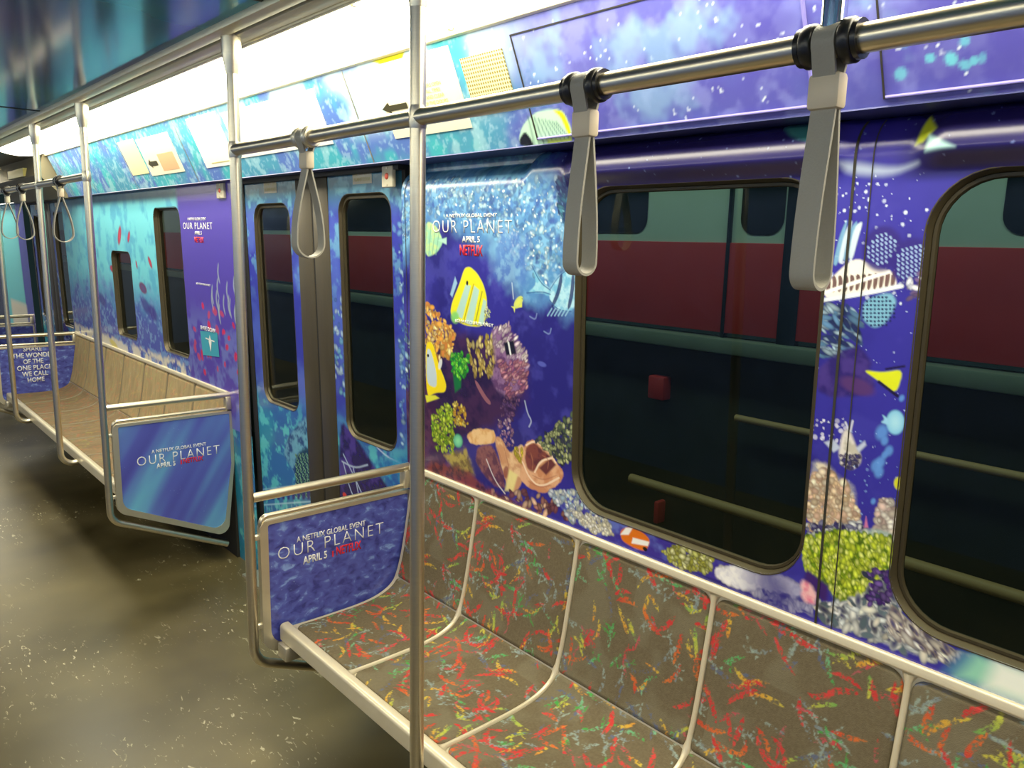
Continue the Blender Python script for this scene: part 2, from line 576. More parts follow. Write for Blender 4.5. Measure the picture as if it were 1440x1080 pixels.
class Canvas:
    def __init__(self, a0, a1, b0, b1, res):
        self.a = np.linspace(a0, a1, int(round((a1 - a0) / res)) + 1)
        self.b = np.linspace(b0, b1, int(round((b1 - b0) / res)) + 1)
        self.A, self.B = np.meshgrid(self.a, self.b, indexing='ij')
        self.rgb = np.zeros(self.A.shape + (3,))
        self.res = res

    def sub(self, a0, a1, b0, b1):
        i0, i1 = np.searchsorted(self.a, (a0, a1))
        j0, j1 = np.searchsorted(self.b, (b0, b1))
        if i1 <= i0 or j1 <= j0: return None
        return slice(i0, i1), slice(j0, j1)

    def blend(self, sl, w, col):
        r = self.rgb[sl]
        c = srgb(col) if isinstance(col, tuple) else col
        self.rgb[sl] = r * (1 - w[..., None]) + c * w[..., None]

    def fill(self, col, w=None):
        self.blend((slice(None), slice(None)), np.ones(self.A.shape) if w is None else w, col)

    def poly(self, pts, col, soft=0.002, alpha=1.0, nz=0.0, nscale=0.03, seed=3, col2=None, tex=0.02):
        p = chaikin(pts, True) if len(pts) >= 5 else np.array(pts)
        pad = soft + nz + self.res
        sl = self.sub(p[:, 0].min() - pad, p[:, 0].max() + pad, p[:, 1].min() - pad, p[:, 1].max() + pad)
        if sl is None: return
        A, B = self.A[sl], self.B[sl]
        inside = np.zeros(A.shape, bool)
        dist = np.full(A.shape, 1e9)
        n = len(p)
        for k in range(n):
            (x0, y0), (x1, y1) = p[k], p[(k + 1) % n]
            if y0 != y1:
                c = ((y0 > B) != (y1 > B)) & (A < (x1 - x0) * (B - y0) / (y1 - y0) + x0)
                inside ^= c
            dx, dy = x1 - x0, y1 - y0
            t = np.clip(((A - x0) * dx + (B - y0) * dy) / (dx * dx + dy * dy + 1e-12), 0, 1)
            dist = np.minimum(dist, np.hypot(A - x0 - t * dx, B - y0 - t * dy))
        d = np.where(inside, dist, -dist)
        if nz: d = d + (fbm(A, B, nscale, 4, seed) - 0.5) * 2 * nz
        w = sstep(-soft, soft, d) * alpha
        if col2 is not None:
            t = sstep(0.35, 0.65, fbm(A, B, tex, 4, seed + 50))[..., None]
            col = srgb(col) * (1 - t) + srgb(col2) * t
        self.blend(sl, w, col)

    def ell(self, c, ra, rb, col, rot=0.0, soft=0.3, alpha=1.0, edge=None):
        R = max(ra, rb) * (1 + soft) + self.res
        sl = self.sub(c[0] - R, c[0] + R, c[1] - R, c[1] + R)
        if sl is None: return
        A, B = self.A[sl] - c[0], self.B[sl] - c[1]
        cs, sn = math.cos(rot), math.sin(rot)
        d = np.hypot((A * cs + B * sn) / ra, (-A * sn + B * cs) / rb)
        w = (1 - sstep(1 - soft, 1 + soft * 0.3, d)) * alpha
        if edge is not None:
            t = np.clip(d, 0, 1)[..., None] ** 1.5
            col = srgb(col) * (1 - t) + srgb(edge) * t
        self.blend(sl, w, col)

    def stroke(self, pts, width, col, alpha=1.0, taper=False, rough=0.0, seed=5, col2=None):
        p = chaikin(pts, False) if 3 <= len(pts) <= 5 else np.array(pts)
        pad = width + self.res * 2
        sl = self.sub(p[:, 0].min() - pad, p[:, 0].max() + pad, p[:, 1].min() - pad, p[:, 1].max() + pad)
        if sl is None: return
        A, B = self.A[sl], self.B[sl]
        best = np.full(A.shape, 1e9)
        tt = np.zeros(A.shape)
        n = len(p) - 1
        for k in range(n):
            (x0, y0), (x1, y1) = p[k], p[k + 1]
            dx, dy = x1 - x0, y1 - y0
            t = np.clip(((A - x0) * dx + (B - y0) * dy) / (dx * dx + dy * dy + 1e-12), 0, 1)
            d = np.hypot(A - x0 - t * dx, B - y0 - t * dy)
            m = d < best
            best[m] = d[m]
            tt[m] = (k + t[m]) / n
        hw = width / 2
        if taper: hw = hw * np.clip(1 - np.abs(tt * 2 - 1) ** 3, 0.1, 1)
        w = (1 - sstep(hw - self.res * 0.7, hw + self.res * 0.7, best)) * alpha
        if rough: w = w * sstep(rough - 0.12, rough + 0.12, vnoise(A, B, self.res * 1.6, seed) * 0.6 + vnoise(A, B, self.res * 3.2, seed + 1) * 0.4)
        if col2 is not None:
            t = tt[..., None]
            col = srgb(col) * (1 - t) + srgb(col2) * t
        self.blend(sl, w, col)

    def blobs(self, pts, n, r0, r1, cols, edges, seed=1, elong=1.0, rot=None, alpha=1.0):
        R = np.random.RandomState(seed)
        n, r0, r1 = int(n * 1.7), r0 * 0.72, r1 * 0.85
        p = np.array(pts)
        lo, hi = p.min(0), p.max(0)
        cs = []
        tries = 0
        while len(cs) < n and tries < n * 20:
            tries += 1
            q = lo + R.rand(2) * (hi - lo)
            ins = False
            m = len(p)
            for k in range(m):
                (x0, y0), (x1, y1) = p[k], p[(k + 1) % m]
                if (y0 > q[1]) != (y1 > q[1]) and q[0] < (x1 - x0) * (q[1] - y0) / (y1 - y0) + x0: ins = not ins
            if ins: cs.append(q)
        for q in cs:
            k = R.randint(len(cols))
            r = r0 + (r1 - r0) * R.rand()
            a = R.rand() * 3.14 if rot is None else rot + (R.rand() - 0.5) * 1.0
            j = 0.78 + 0.34 * R.rand()
            cc = tuple(min(255, v * j) for v in cols[k])
            ce = tuple(min(255, v * j * 0.8) for v in edges[k % len(edges)])
            self.ell(q, r * elong, r, cc, a, 0.4, alpha, ce)


def W(*pts):
    return [on_wall(*p) for p in pts]


def dots(cv, n, a0, a1, b0, b1, r0, r1, col, seed, alpha=0.9):
    R = np.random.RandomState(seed)
    for _ in range(n):
        r = r0 + (r1 - r0) * R.rand() ** 2
        cv.ell((a0 + (a1 - a0) * R.rand(), b0 + (b1 - b0) * R.rand()), r, r * (0.6 + 0.5 * R.rand()), col, R.rand() * 3, 0.4, alpha * (0.5 + 0.5 * R.rand()))


def fish(cv, c, L, rot, body, belly, stripe=None, flip=1):
    """small reef fish of length L pointing along rot"""
    cs, sn = math.cos(rot), math.sin(rot)
    def T(u, v): return (c[0] + (u * cs - v * sn) * L, c[1] + (u * sn + v * cs) * L)
    cv.poly([T(-0.35, 0.02), T(-0.6, 0.22), T(-0.52, 0), T(-0.6, -0.2)], body, 0.0015)
    cv.ell(c, L * 0.45, L * 0.24, body, rot, 0.15, 1, belly)
    cv.poly([T(-0.2, 0.2), T(0.05, 0.36), T(0.2, 0.2)], body, 0.0015)
    if stripe:
        for u in (-0.2, 0.05, 0.25):
            cv.stroke([T(u, 0.22), T(u + 0.04, -0.22)], L * 0.06, stripe, 0.9)
    cv.ell(T(0.34, 0.05), L * 0.03, L * 0.03, (10, 10, 20))


PURPLE, DEEP, AQUA = (62, 48, 158), (38, 26, 112), (128, 190, 226)


def paint_wall(cv):
    """the reef print that covers the window wall; all shapes are fixed in wall metres"""
    A, B = cv.A, cv.B
    n1, n2, n3 = fbm(A, B, 0.30, 5, 11), fbm(A, B, 0.06, 4, 21), fbm(A, B, 0.018, 3, 31)
    cv.fill((48, 42, 148))
    cv.fill((34, 28, 114), sstep(0.45, 0.65, n1) * 0.8)
    cv.fill((84, 84, 190), sstep(0.5, 0.75, n2) * 0.35)
    # ---- doorway and beyond: teal lower, blue upper
    far = sstep(2.2, 2.3, A)
    cv.fill((50, 62, 160), far * 0.7)
    cv.fill((64, 120, 186), far * sstep(0.45, 0.7, n2) * 0.55)
    # shade under the ledge painted as a dark teal top band left of window one
    cv.fill((40, 96, 122), sstep(1.45, 1.7, A) * sstep(1.80, 1.84, B) * 0.9)
    cv.fill((70, 140, 160), sstep(1.45, 1.7, A) * sstep(1.80, 1.84, B) * sstep(0.5, 0.62, n3) * 0.6)
    # ---- pillar one: sunlit mottled water at the top and down the right
    lp = W((552, 236), (700, 240), (790, 250), (812, 300), (815, 442), (770, 430), (725, 415), (700, 360), (640, 318), (600, 306), (548, 420))
    cv.poly(lp, (84, 140, 200), 0.05, 1.0, 0.06, 0.08, 3, (120, 178, 222), 0.05)
    L = W((556, 250), (800, 250), (812, 330), (800, 420), (735, 380), (690, 330), (600, 300), (556, 360))
    cv.blobs(L, 420, 0.004, 0.013, [(198, 232, 246), (170, 214, 240), (120, 180, 222), (70, 120, 190)], [(104, 160, 212), (80, 130, 200)], 5, 1.5, alpha=0.75)
    cv.blobs(L, 170, 0.003, 0.011, [(52, 84, 168), (70, 110, 186), (44, 60, 150)], [(70, 116, 190), (90, 140, 206)], 6, 2.0, alpha=0.55)
    cv.blobs(L, 150, 0.002, 0.006, [(236, 248, 252), (206, 236, 248)], [(170, 214, 240)], 7, 1.6, alpha=0.9)
    cv.blobs(W((782, 250), (812, 246), (816, 340), (800, 330), (786, 300)), 90, 0.004, 0.010, [(40, 90, 120), (60, 120, 140), (30, 50, 100), (110, 170, 190)], [(30, 60, 110)], 8, 2.4, 0.8)
    cv.poly(W((700, 318), (745, 330), (740, 400), (690, 395)), (82, 120, 200), 0.02, 0.7, 0.02, 0.04, 8, (130, 176, 220))
    cv.poly(W((565, 430), (600, 400), (600, 470), (570, 520)), (72, 64, 160), 0.03, 0.8)
    # rock fish on the left edge behind the pole
    cv.blobs(W((556, 460), (600, 430), (600, 640), (556, 700)), 120, 0.006, 0.016, [(150, 190, 214), (96, 130, 176), (206, 222, 226), (60, 60, 120)], [(60, 70, 140), (110, 150, 180)], 9, 1.8, 0.6)
    cv.poly(W((600, 310), (614, 318), (624, 340), (614, 356), (600, 362), (594, 336)), (150, 206, 176), 0.004, 1, 0, 0, 1, (190, 220, 150), 0.02)
    for k in range(4):
        cv.stroke(W((600 + 6 * k, 314 + 3 * k), (598 + 5 * k, 358)), 0.004, (110, 160, 140), 0.8)
    cv.poly(W((616, 338), (628, 334), (628, 344)), (170, 214, 200), 0.003)
    # dark cave in the middle
    cv.poly(W((618, 470), (690, 470), (745, 510), (735, 580), (690, 605), (620, 640), (585, 600), (600, 500)), (40, 22, 66), 0.03, 0.95, 0.02, 0.05, 4, (66, 36, 76), 0.06)
    cv.poly(W((560, 560), (600, 520), (640, 640), (600, 690), (570, 660)), (58, 26, 70), 0.02, 0.9, 0.02, 0.05, 6, (90, 50, 84), 0.04)
    # yellow and orange soft coral
    cv.blobs(W((600, 425), (618, 440), (640, 470), (636, 505), (605, 510), (592, 470)), 110, 0.006, 0.013, [(246, 206, 110), (240, 168, 70), (250, 226, 160), (216, 130, 60)], [(180, 110, 40), (226, 170, 70)], 12, 1.7)
    cv.blobs(W((655, 480), (700, 470), (702, 510), (690, 530), (668, 530)), 60, 0.005, 0.011, [(206, 180, 96), (170, 150, 60), (226, 210, 140)], [(120, 90, 40), (140, 120, 50)], 13, 1.9, 1.4)
    # purple tube anemone
    cv.poly(W((690, 462), (712, 458), (735, 488), (744, 510), (738, 552), (715, 562), (690, 540), (698, 500)), (140, 104, 150), 0.01, 1, 0.01, 0.02, 14, (96, 62, 110), 0.02)
    cv.blobs(W((692, 462), (715, 456), (742, 500), (742, 520), (712, 500), (694, 480)), 60, 0.004, 0.008, [(222, 206, 216), (190, 164, 190), (240, 230, 226)], [(140, 104, 150)], 15, 2.6, -0.9)
    cv.blobs(W((700, 505), (742, 510), (742, 548), (715, 562)), 70, 0.004, 0.008, [(216, 160, 170), (190, 120, 140), (160, 96, 130)], [(110, 60, 100)], 16, 2.6, -0.6)
    cv.poly(W((708, 482), (722, 478), (726, 498), (712, 500)), (24, 20, 40), 0.004)
    cv.stroke(W((715, 482), (718, 498)), 0.007, (230, 236, 240), 0.95)
    cv.stroke(W((668, 535), (682, 560), (690, 568)), 0.016, (150, 96, 110), 0.9, True)
    # stalk and lower anemone
    cv.blobs(W((700, 590), (720, 590), (722, 628), (698, 630)), 40, 0.004, 0.008, [(206, 176, 200), (150, 110, 150)], [(80, 50, 100)], 17, 1.5)
    cv.blobs(W((705, 560), (735, 555), (720, 590), (702, 590)), 30, 0.004, 0.009, [(120, 80, 120), (90, 60, 110)], [(50, 30, 80)], 18, 1.7)
    # bright green corals
    cv.poly(W((634, 500), (650, 500), (648, 545), (640, 552)), (20, 110, 60), 0.006)
    cv.blobs(W((634, 498), (660, 496), (658, 520), (650, 535), (636, 528)), 70, 0.005, 0.010, [(90, 214, 50), (50, 176, 50), (140, 236, 70)], [(20, 110, 50)], 20, 1.4)
    cv.blobs(W((605, 588), (632, 562), (640, 590), (638, 640), (612, 632)), 120, 0.005, 0.011, [(176, 206, 50), (206, 226, 80), (120, 166, 40)], [(80, 110, 30)], 21, 1.6)
    cv.blobs(W((636, 560), (655, 575), (658, 600), (640, 596)), 40, 0.005, 0.010, [(226, 190, 60), (196, 150, 50), (230, 214, 110)], [(130, 90, 40)], 22, 1.6)
    cv.ell(on_wall(644, 620), 0.028, 0.024, (140, 226, 176), -0.5, 0.3, 1, (60, 160, 130))
    cv.poly(W((625, 640), (655, 632), (668, 668), (640, 668)), (186, 166, 70), 0.012, 0.9, 0.01, 0.02, 23, (120, 100, 40), 0.02)
    cv.poly(W((600, 648), (650, 655), (690, 690), (740, 712), (760, 724), (600, 690)), (70, 30, 50), 0.012, 0.95, 0.01, 0.03, 25, (130, 60, 60), 0.02)
    # bright yellow long fish cut by the pole
    cv.poly(W((598, 482), (608, 480), (616, 510), (628, 540), (626, 552), (612, 552), (600, 560)), (246, 222, 20), 0.003)
    cv.poly(W((600, 490), (606, 492), (614, 525), (614, 546), (600, 540)), (196, 214, 226), 0.003)
    cv.poly(W((598, 556), (612, 556), (618, 560), (600, 566)), (226, 226, 60), 0.003)
    cv.ell(on_wall(602, 500), 0.006, 0.006, (16, 14, 24))
    cv.ell(on_wall(619, 512), 0.010, 0.022, (226, 232, 236), 0.4, 0.3, 0.9)
    # angel fish standing upright: yellow with pale slanted bands
    body = W((653, 377), (661, 375), (671, 384), (680, 400), (685, 420), (684, 446), (677, 460), (655, 458), (640, 450), (633, 440), (636, 424), (646, 400))
    cv.poly(body, (232, 228, 24), 0.003)
    for a, b2, c2, d2 in (((655, 400), (662, 402), (650, 448), (640, 444)), ((667, 402), (674, 408), (664, 458), (654, 454)), ((680, 420), (684, 424), (680, 456), (672, 458))):
        cv.poly(W(a, b2, c2, d2), (176, 214, 206), 0.003)
    cv.stroke(W((666, 400), (652, 452)), 0.004, (166, 140, 20), 0.9)
    cv.stroke(W((678, 410), (668, 456)), 0.004, (140, 140, 30), 0.9)
    cv.ell(on_wall(657, 398), 0.006, 0.008, (14, 12, 22))
    cv.ell(on_wall(640, 446), 0.024, 0.022, (110, 206, 120), 0, 0.4, 0.9, (160, 220, 90))
    cv.poly(W((640, 389), (643, 398), (636, 418), (633, 414)), (150, 190, 226), 0.003)
    cv.blobs(W((684, 428), (690, 440), (684, 462), (680, 455)), 16, 0.003, 0.006, [(220, 226, 190), (180, 190, 150)], [(110, 120, 90)], 27, 1.5)
    # blue striped fish on the right
    cv.poly(W((774, 406), (762, 396), (748, 374), (755, 400), (741, 412), (762, 412), (776, 418)), (120, 190, 224), 0.003, 1, 0.002, 0.01, 28, (160, 214, 236), 0.02)
    cv.poly(W((772, 406), (784, 388), (798, 378), (810, 384), (815, 400), (814, 424), (803, 438), (784, 437), (773, 422)), (112, 180, 220), 0.003, 1, 0.002, 0.01, 29, (176, 222, 242), 0.02)
    cv.stroke(W((790, 384), (786, 410), (776, 432)), 0.013, (34, 44, 100), 0.9, True)
    cv.stroke(W((806, 384), (805, 410), (799, 436)), 0.013, (34, 44, 100), 0.9, True)
    for a in (((748, 374), (760, 398), (774, 408)), ((741, 412), (762, 410), (774, 414)), ((774, 406), (786, 388), (798, 379)), ((773, 422), (784, 436), (803, 438))):
        cv.stroke(W(*a), 0.0035, (44, 84, 150), 0.85)
    for k in range(6):
        cv.stroke(W((776 + 5 * k, 434), (770 + 5 * k, 444)), 0.004, (150, 200, 230), 0.8)
    cv.poly(W((778, 372), (786, 390), (774, 400), (768, 388)), (90, 150, 206), 0.006, 0.7)
    fish(cv, on_wall(729, 425), 0.055, 2.4, (220, 226, 90), (190, 206, 120))
    cv.stroke(W((720, 398), (722, 420)), 0.004, (200, 220, 236), 0.7)
    for q in ((765, 466), (745, 445)):
        cv.stroke(W(q, (q[0] + 8, q[1] + 5), (q[0] + 10, q[1] - 4)), 0.004, (130, 150, 206), 0.7)
    cv.ell(on_wall(762, 512), 0.020, 0.008, (92, 100, 196), 0.1, 0.4, 0.8)
    cv.stroke(W((738, 564), (742, 582), (748, 592), (744, 600)), 0.005, (176, 186, 220), 0.8)
    # plate corals
    pl = W((656, 612), (668, 602), (694, 604), (698, 614), (694, 624), (672, 626), (660, 622))
    cv.poly(pl, (240, 200, 146), 0.003, 1, 0.003, 0.012, 30, (224, 170, 110), 0.02)
    cv.poly(W((694, 612), (706, 618), (718, 640), (734, 622), (744, 640), (730, 690), (716, 694), (706, 660)), (236, 196, 150), 0.004, 1, 0.004, 0.02, 31, (206, 150, 110), 0.03)
    cv.poly(W((672, 626), (694, 626), (706, 660), (712, 690), (690, 680), (668, 650)), (92, 50, 76), 0.006, 1, 0.004, 0.02, 33, (140, 86, 90), 0.02)
    cv.blobs(W((722, 630), (738, 632), (734, 650), (726, 648)), 14, 0.004, 0.009, [(240, 220, 60), (206, 186, 70)], [(160, 130, 40)], 34, 1.8, 1.2)
    cup = W((738, 622), (752, 618), (772, 634), (782, 650), (794, 664), (788, 680), (766, 694), (744, 688), (730, 672), (734, 650))
    cv.poly(cup, (230, 176, 136), 0.003, 1, 0.004, 0.015, 35, (206, 140, 100), 0.03)
    cv.poly(W((740, 628), (750, 622), (768, 636), (776, 644), (760, 648), (752, 664), (742, 660), (738, 644)), (128, 66, 60), 0.005, 1, 0.003, 0.012, 36, (96, 46, 56), 0.02)
    cv.poly(W((758, 658), (774, 644), (782, 654), (768, 668)), (104, 52, 56), 0.004)
    for st in (((740, 626), (752, 619), (772, 634), (781, 650)), ((735, 650), (744, 672), (760, 686), (786, 672)), ((752, 664), (760, 648), (776, 644))):
        cv.stroke(W(*st), 0.006, (250, 220, 190), 0.95)
    for st in (((748, 668), (764, 676), (784, 668)), ((742, 676), (758, 686), (776, 682)), ((762, 640), (772, 646), (770, 660)), ((746, 636), (750, 650), (748, 662)), ((708, 626), (714, 650), (722, 684)), ((700, 630), (706, 650))):
        cv.stroke(W(*st), 0.004, (176, 110, 84), 0.6, True)
    cv.ell(on_wall(712, 664), 0.014, 0.022, (150, 84, 70), 0.2, 0.3, 0.9)
    cv.poly(W((716, 660), (728, 668), (722, 690), (710, 690)), (240, 226, 150), 0.006, 0.9)
    cv.stroke(W((684, 646), (696, 676), (710, 694)), 0.005, (226, 216, 220), 0.8)
    cv.blobs(W((690, 690), (740, 690), (800, 712), (850, 740), (700, 710)), 40, 0.006, 0.014, [(176, 120, 110), (120, 70, 80), (230, 190, 160)], [(80, 40, 70)], 38, 1.8)
    # olive branching coral by the window
    cv.blobs(W((752, 620), (776, 604), (800, 582), (814, 584), (814, 640), (790, 654), (772, 636)), 170, 0.005, 0.010, [(150, 160, 110), (90, 106, 70), (190, 196, 140), (56, 60, 70)], [(50, 60, 50), (40, 40, 80)], 40, 1.6)
    # ---- strip under window one
    strip = W((780, 704), (812, 690), (840, 722), (1130, 812), (1150, 868), (1010, 816), (815, 744))
    cv.poly(strip, (58, 44, 150), 0.004, 1.0, 0, 0, 1, (96, 110, 196), 0.05)
    cv.blobs(W((770, 690), (812, 690), (842, 726), (862, 738), (852, 752), (800, 732)), 90, 0.005, 0.012, [(236, 240, 246), (176, 206, 236), (220, 222, 200)], [(110, 140, 200), (150, 150, 140)], 42, 1.4)
    cv.blobs(W((800, 716), (852, 730), (862, 752), (830, 748)), 70, 0.005, 0.010, [(246, 240, 216), (250, 250, 246)], [(170, 160, 140)], 43, 1.2)
    # clown fish
    cv.poly(W((872, 746), (884, 740), (904, 748), (915, 760), (908, 776), (890, 770), (874, 760)), (226, 116, 24), 0.003)
    cv.poly(W((880, 742), (890, 742), (884, 752), (872, 752)), (246, 244, 240), 0.002)
    cv.poly(W((890, 756), (913, 762), (911, 768), (888, 764)), (246, 244, 240), 0.002)
    cv.ell(on_wall(907, 772), 0.008, 0.006, (16, 12, 16))
    cv.blobs(W((930, 776), (960, 766), (1002, 786), (996, 806), (950, 796)), 110, 0.005, 0.010, [(206, 210, 120), (176, 176, 70), (230, 230, 170)], [(100, 100, 50)], 45, 1.5)
    cv.blobs(W((1004, 800), (1040, 796), (1125, 822), (1140, 846), (1080, 840), (1010, 814)), 160, 0.005, 0.013, [(254, 252, 250), (246, 244, 240), (254, 252, 250), (150, 150, 186)], [(206, 200, 206)], 46, 1.3)
    cv.poly(W((1006, 798), (1050, 796), (1128, 820), (1150, 862), (1080, 838), (1010, 815)), (226, 224, 236), 0.006, 1, 0.008, 0.02, 48, (250, 248, 250), 0.015)
    cv.blobs(W((1060, 830), (1130, 842), (1150, 866), (1090, 852)), 60, 0.004, 0.010, [(250, 250, 246), (240, 240, 240), (60, 60, 110)], [(200, 200, 206)], 47, 2.0)
    # ---- pillar two
    A2 = sstep(0.92, 0.80, A)
    cv.fill((56, 48, 158), A2 * 0.6)
    cv.fill((40, 32, 126), A2 * sstep(0.5, 0.7, n1) * 0.7)
    dots(cv, 150, 0.57, 0.76, 1.55, 1.80, 0.001, 0.0045, (220, 232, 250), 50)
    dots(cv, 60, 0.57, 0.76, 1.25, 1.6, 0.001, 0.003, (200, 216, 250), 51)
    # lion fish
    cv.poly(W((1160, 400), (1200, 362), (1230, 372), (1258, 384), (1262, 404), (1230, 412), (1160, 422)), (244, 240, 232), 0.003)
    for k in range(12):
        x = 1163 + 8.3 * k
        cv.stroke(W((x, 412 - 0.6 * k), (x + 3, 400 - 1.5 * k), (x + 1, 388 - 0.4 * k)), 0.0085, (96, 62, 60), 0.95, True)
    cv.stroke(W((1158, 412), (1200, 398), (1250, 382)), 0.007, (250, 250, 250))
    cv.stroke(W((1158, 422), (1220, 412), (1268, 402)), 0.008, (222, 232, 244))
    for k in range(8):
        x = 1185 + 7 * k
        cv.poly(W((x - 14, 372 - 4 * k), (x - 4, 330 - 4 * k), (x + 8, 304 + 2 * k), (x + 1, 340 - 2 * k), (x - 8, 374 - 2 * k)), (206, 226, 240) if k % 2 else (120, 170, 206), 0.002, 0.9 if k < 4 else 0.0)
    for (cx, cy, r) in ((1240, 350, 22), (1282, 368, 24)):
        cv.ell(on_wall(cx, cy), 0.040, 0.046, (48, 34, 122), 0, 0.25, 0.95)
        for i in range(7):
            for j in range(7):
                u, v = (i - 3) * 6.2, (j - 3) * 6.4
                if u * u + v * v < r * r:
                    cv.ell(on_wall(cx + u, cy + v - 0.25 * u), 0.0042, 0.0022, (150, 176, 220), 0.8, 0.3, 0.9)
    cv.poly(W((1215, 422), (1252, 410), (1262, 425), (1246, 455), (1228, 462), (1212, 448)), (120, 176, 206), 0.004)
    for i in range(9):
        for j in range(8):
            cv.ell(on_wall(1214 + 5.4 * i, 418 + 5.6 * j), 0.0028, 0.0024, (30, 34, 84), 0, 0.3, 0.95 if (abs(i - 4) + abs(j - 3.5)) < 6 else 0)
    cv.blobs(W((1154, 425), (1205, 436), (1205, 480), (1180, 500), (1150, 500)), 60, 0.005, 0.009, [(176, 206, 226), (90, 130, 170), (40, 50, 110)], [(40, 56, 110), (80, 120, 160)], 53, 3.0, 0.5)
    cv.blobs(W((1276, 396), (1296, 384), (1294, 412), (1280, 420)), 14, 0.004, 0.007, [(226, 232, 240), (120, 90, 130)], [(90, 90, 160)], 54, 2.0)
    # dark surgeon fish with yellow tail
    cv.poly(W((1150, 520), (1175, 496), (1205, 484), (1228, 510), (1222, 520), (1232, 545), (1212, 556), (1170, 560), (1148, 548)), (44, 28, 104), 0.006, 0.95, 0.002, 0.01, 55, (70, 50, 130), 0.04)
    cv.poly(W((1213, 520), (1240, 524), (1271, 519), (1260, 555), (1236, 536)), (216, 224, 20), 0.0025)
    cv.stroke(W((1236, 537), (1262, 557)), 0.006, (28, 18, 60))
    cv.stroke(W((1246, 519), (1272, 515)), 0.004, (28, 18, 60))
    cv.ell(on_wall(1205, 543), 0.040, 0.018, (84, 50, 110), 0.2, 0.4, 0.9)
    dots(cv, 26, 0.68, 0.755, 1.28, 1.335, 0.002, 0.006, (226, 226, 246), 56)
    # puffer
    cv.poly(W((1186, 606), (1194, 602), (1204, 628), (1211, 640), (1210, 652), (1198, 661), (1186, 656), (1179, 640), (1182, 622)), (226, 220, 216), 0.004, 1, 0, 0, 1, (196, 190, 176), 0.02)
    cv.blobs(W((1180, 640), (1211, 640), (1208, 654), (1196, 660), (1184, 654)), 40, 0.003, 0.006, [(60, 56, 110), (110, 100, 120), (230, 226, 220)], [(70, 60, 100)], 57, 1.3)
    cv.poly(W((1159, 622), (1172, 618), (1182, 630), (1172, 636)), (190, 200, 226), 0.003)
    cv.poly(W((1204, 630), (1216, 620), (1218, 626), (1208, 636)), (190, 200, 226), 0.003)
    cv.stroke(W((1194, 606), (1189, 594)), 0.004, (206, 210, 226)); cv.stroke(W((1196, 606), (1199, 592)), 0.004, (206, 210, 226))
    # pale blue fish and blurred drops
    cv.ell(on_wall(1259, 594), 0.018, 0.025, (170, 222, 244), 0, 0.2, 1, (120, 190, 230))
    cv.poly(W((1250, 590), (1240, 582), (1244, 590), (1238, 594), (1250, 598)), (150, 206, 240), 0.002)
    for q in ((1240, 608, 12), (1244, 620, 7), (1250, 634, 8), (1238, 650, 9), (1232, 655, 10), (1244, 640, 6), (1236, 664, 9), (1268, 560, 5), (1228, 705, 5)):
        cv.ell(on_wall(q[0], q[1]), q[2] * 0.0011, q[2] * 0.0016, (96, 150, 226), 0.3, 0.6, 0.85)
    dots(cv, 60, 0.58, 0.68, 1.0, 1.32, 0.001, 0.004, (150, 186, 240), 58, 0.7)
    cv.ell(on_wall(1264, 680), 0.010, 0.014, (216, 214, 40))
    # cream corals
    cv.poly(W((1140, 645), (1165, 655), (1186, 676), (1200, 680), (1206, 740), (1138, 748)), (150, 150, 170), 0.008, 1, 0.006, 0.02, 59, (226, 216, 190), 0.015)
    cv.blobs(W((1134, 676), (1160, 660), (1190, 680), (1208, 715), (1205, 742), (1134, 746)), 190, 0.005, 0.011, [(242, 220, 186), (230, 200, 160), (250, 236, 210), (226, 190, 166)], [(176, 136, 110), (196, 160, 130)], 60, 1.15)
    cv.blobs(W((1236, 705), (1250, 700), (1262, 720), (1262, 760), (1232, 752)), 70, 0.006, 0.012, [(236, 222, 206), (216, 190, 180), (246, 240, 230)], [(160, 140, 140)], 61, 1.2)
    cv.blobs(W((1134, 736), (1210, 736), (1225, 756), (1134, 760)), 60, 0.004, 0.009, [(236, 240, 240), (60, 50, 110), (120, 120, 150)], [(60, 60, 110)], 62, 1.8)
    cv.poly(W((1205, 748), (1230, 742), (1258, 750), (1256, 762), (1206, 764)), (160, 180, 176), 0.006, 1, 0.004, 0.01, 63, (210, 216, 206), 0.01)
    cv.poly(W((1218, 726), (1221, 742), (1215, 742)), (206, 120, 170), 0.002)
    # big yellow-green finger coral
    g = W((1132, 756), (1180, 748), (1258, 756), (1256, 790), (1240, 815), (1205, 842), (1180, 850), (1165, 822), (1130, 798))
    cv.poly(g, (84, 120, 20), 0.01, 1, 0.006, 0.02, 64, (140, 170, 30), 0.03)
    cv.blobs(g, 300, 0.0045, 0.0085, [(176, 200, 40), (140, 170, 30), (110, 146, 30)], [(64, 96, 16), (84, 116, 20)], 65, 1.8, 1.3)
    cv.blobs(g, 210, 0.004, 0.0075, [(226, 236, 80), (214, 226, 60), (236, 242, 130)], [(130, 164, 30), (110, 150, 30)], 165, 1.7, 1.3)
    # pink, purple and rocks at the foot
    cv.poly(W((1134, 800), (1165, 824), (1162, 850), (1130, 818)), (60, 30, 110), 0.006)
    cv.poly(W((1126, 814), (1140, 822), (1150, 838), (1146, 850), (1128, 846)), (236, 130, 160), 0.006, 1, 0.003, 0.01, 66, (250, 196, 200), 0.02)
    rock = W((1150, 846), (1182, 852), (1240, 820), (1258, 800), (1262, 860), (1310, 905), (1370, 925), (1330, 935), (1150, 870))
    cv.poly(rock, (96, 110, 140), 0.006, 1, 0.004, 0.015, 67, (214, 216, 214), 0.012)
    cv.blobs(rock, 170, 0.004, 0.011, [(250, 250, 244), (56, 56, 100), (226, 232, 232), (240, 232, 216), (90, 110, 120)], [(120, 130, 150), (190, 196, 196)], 68, 2.2)
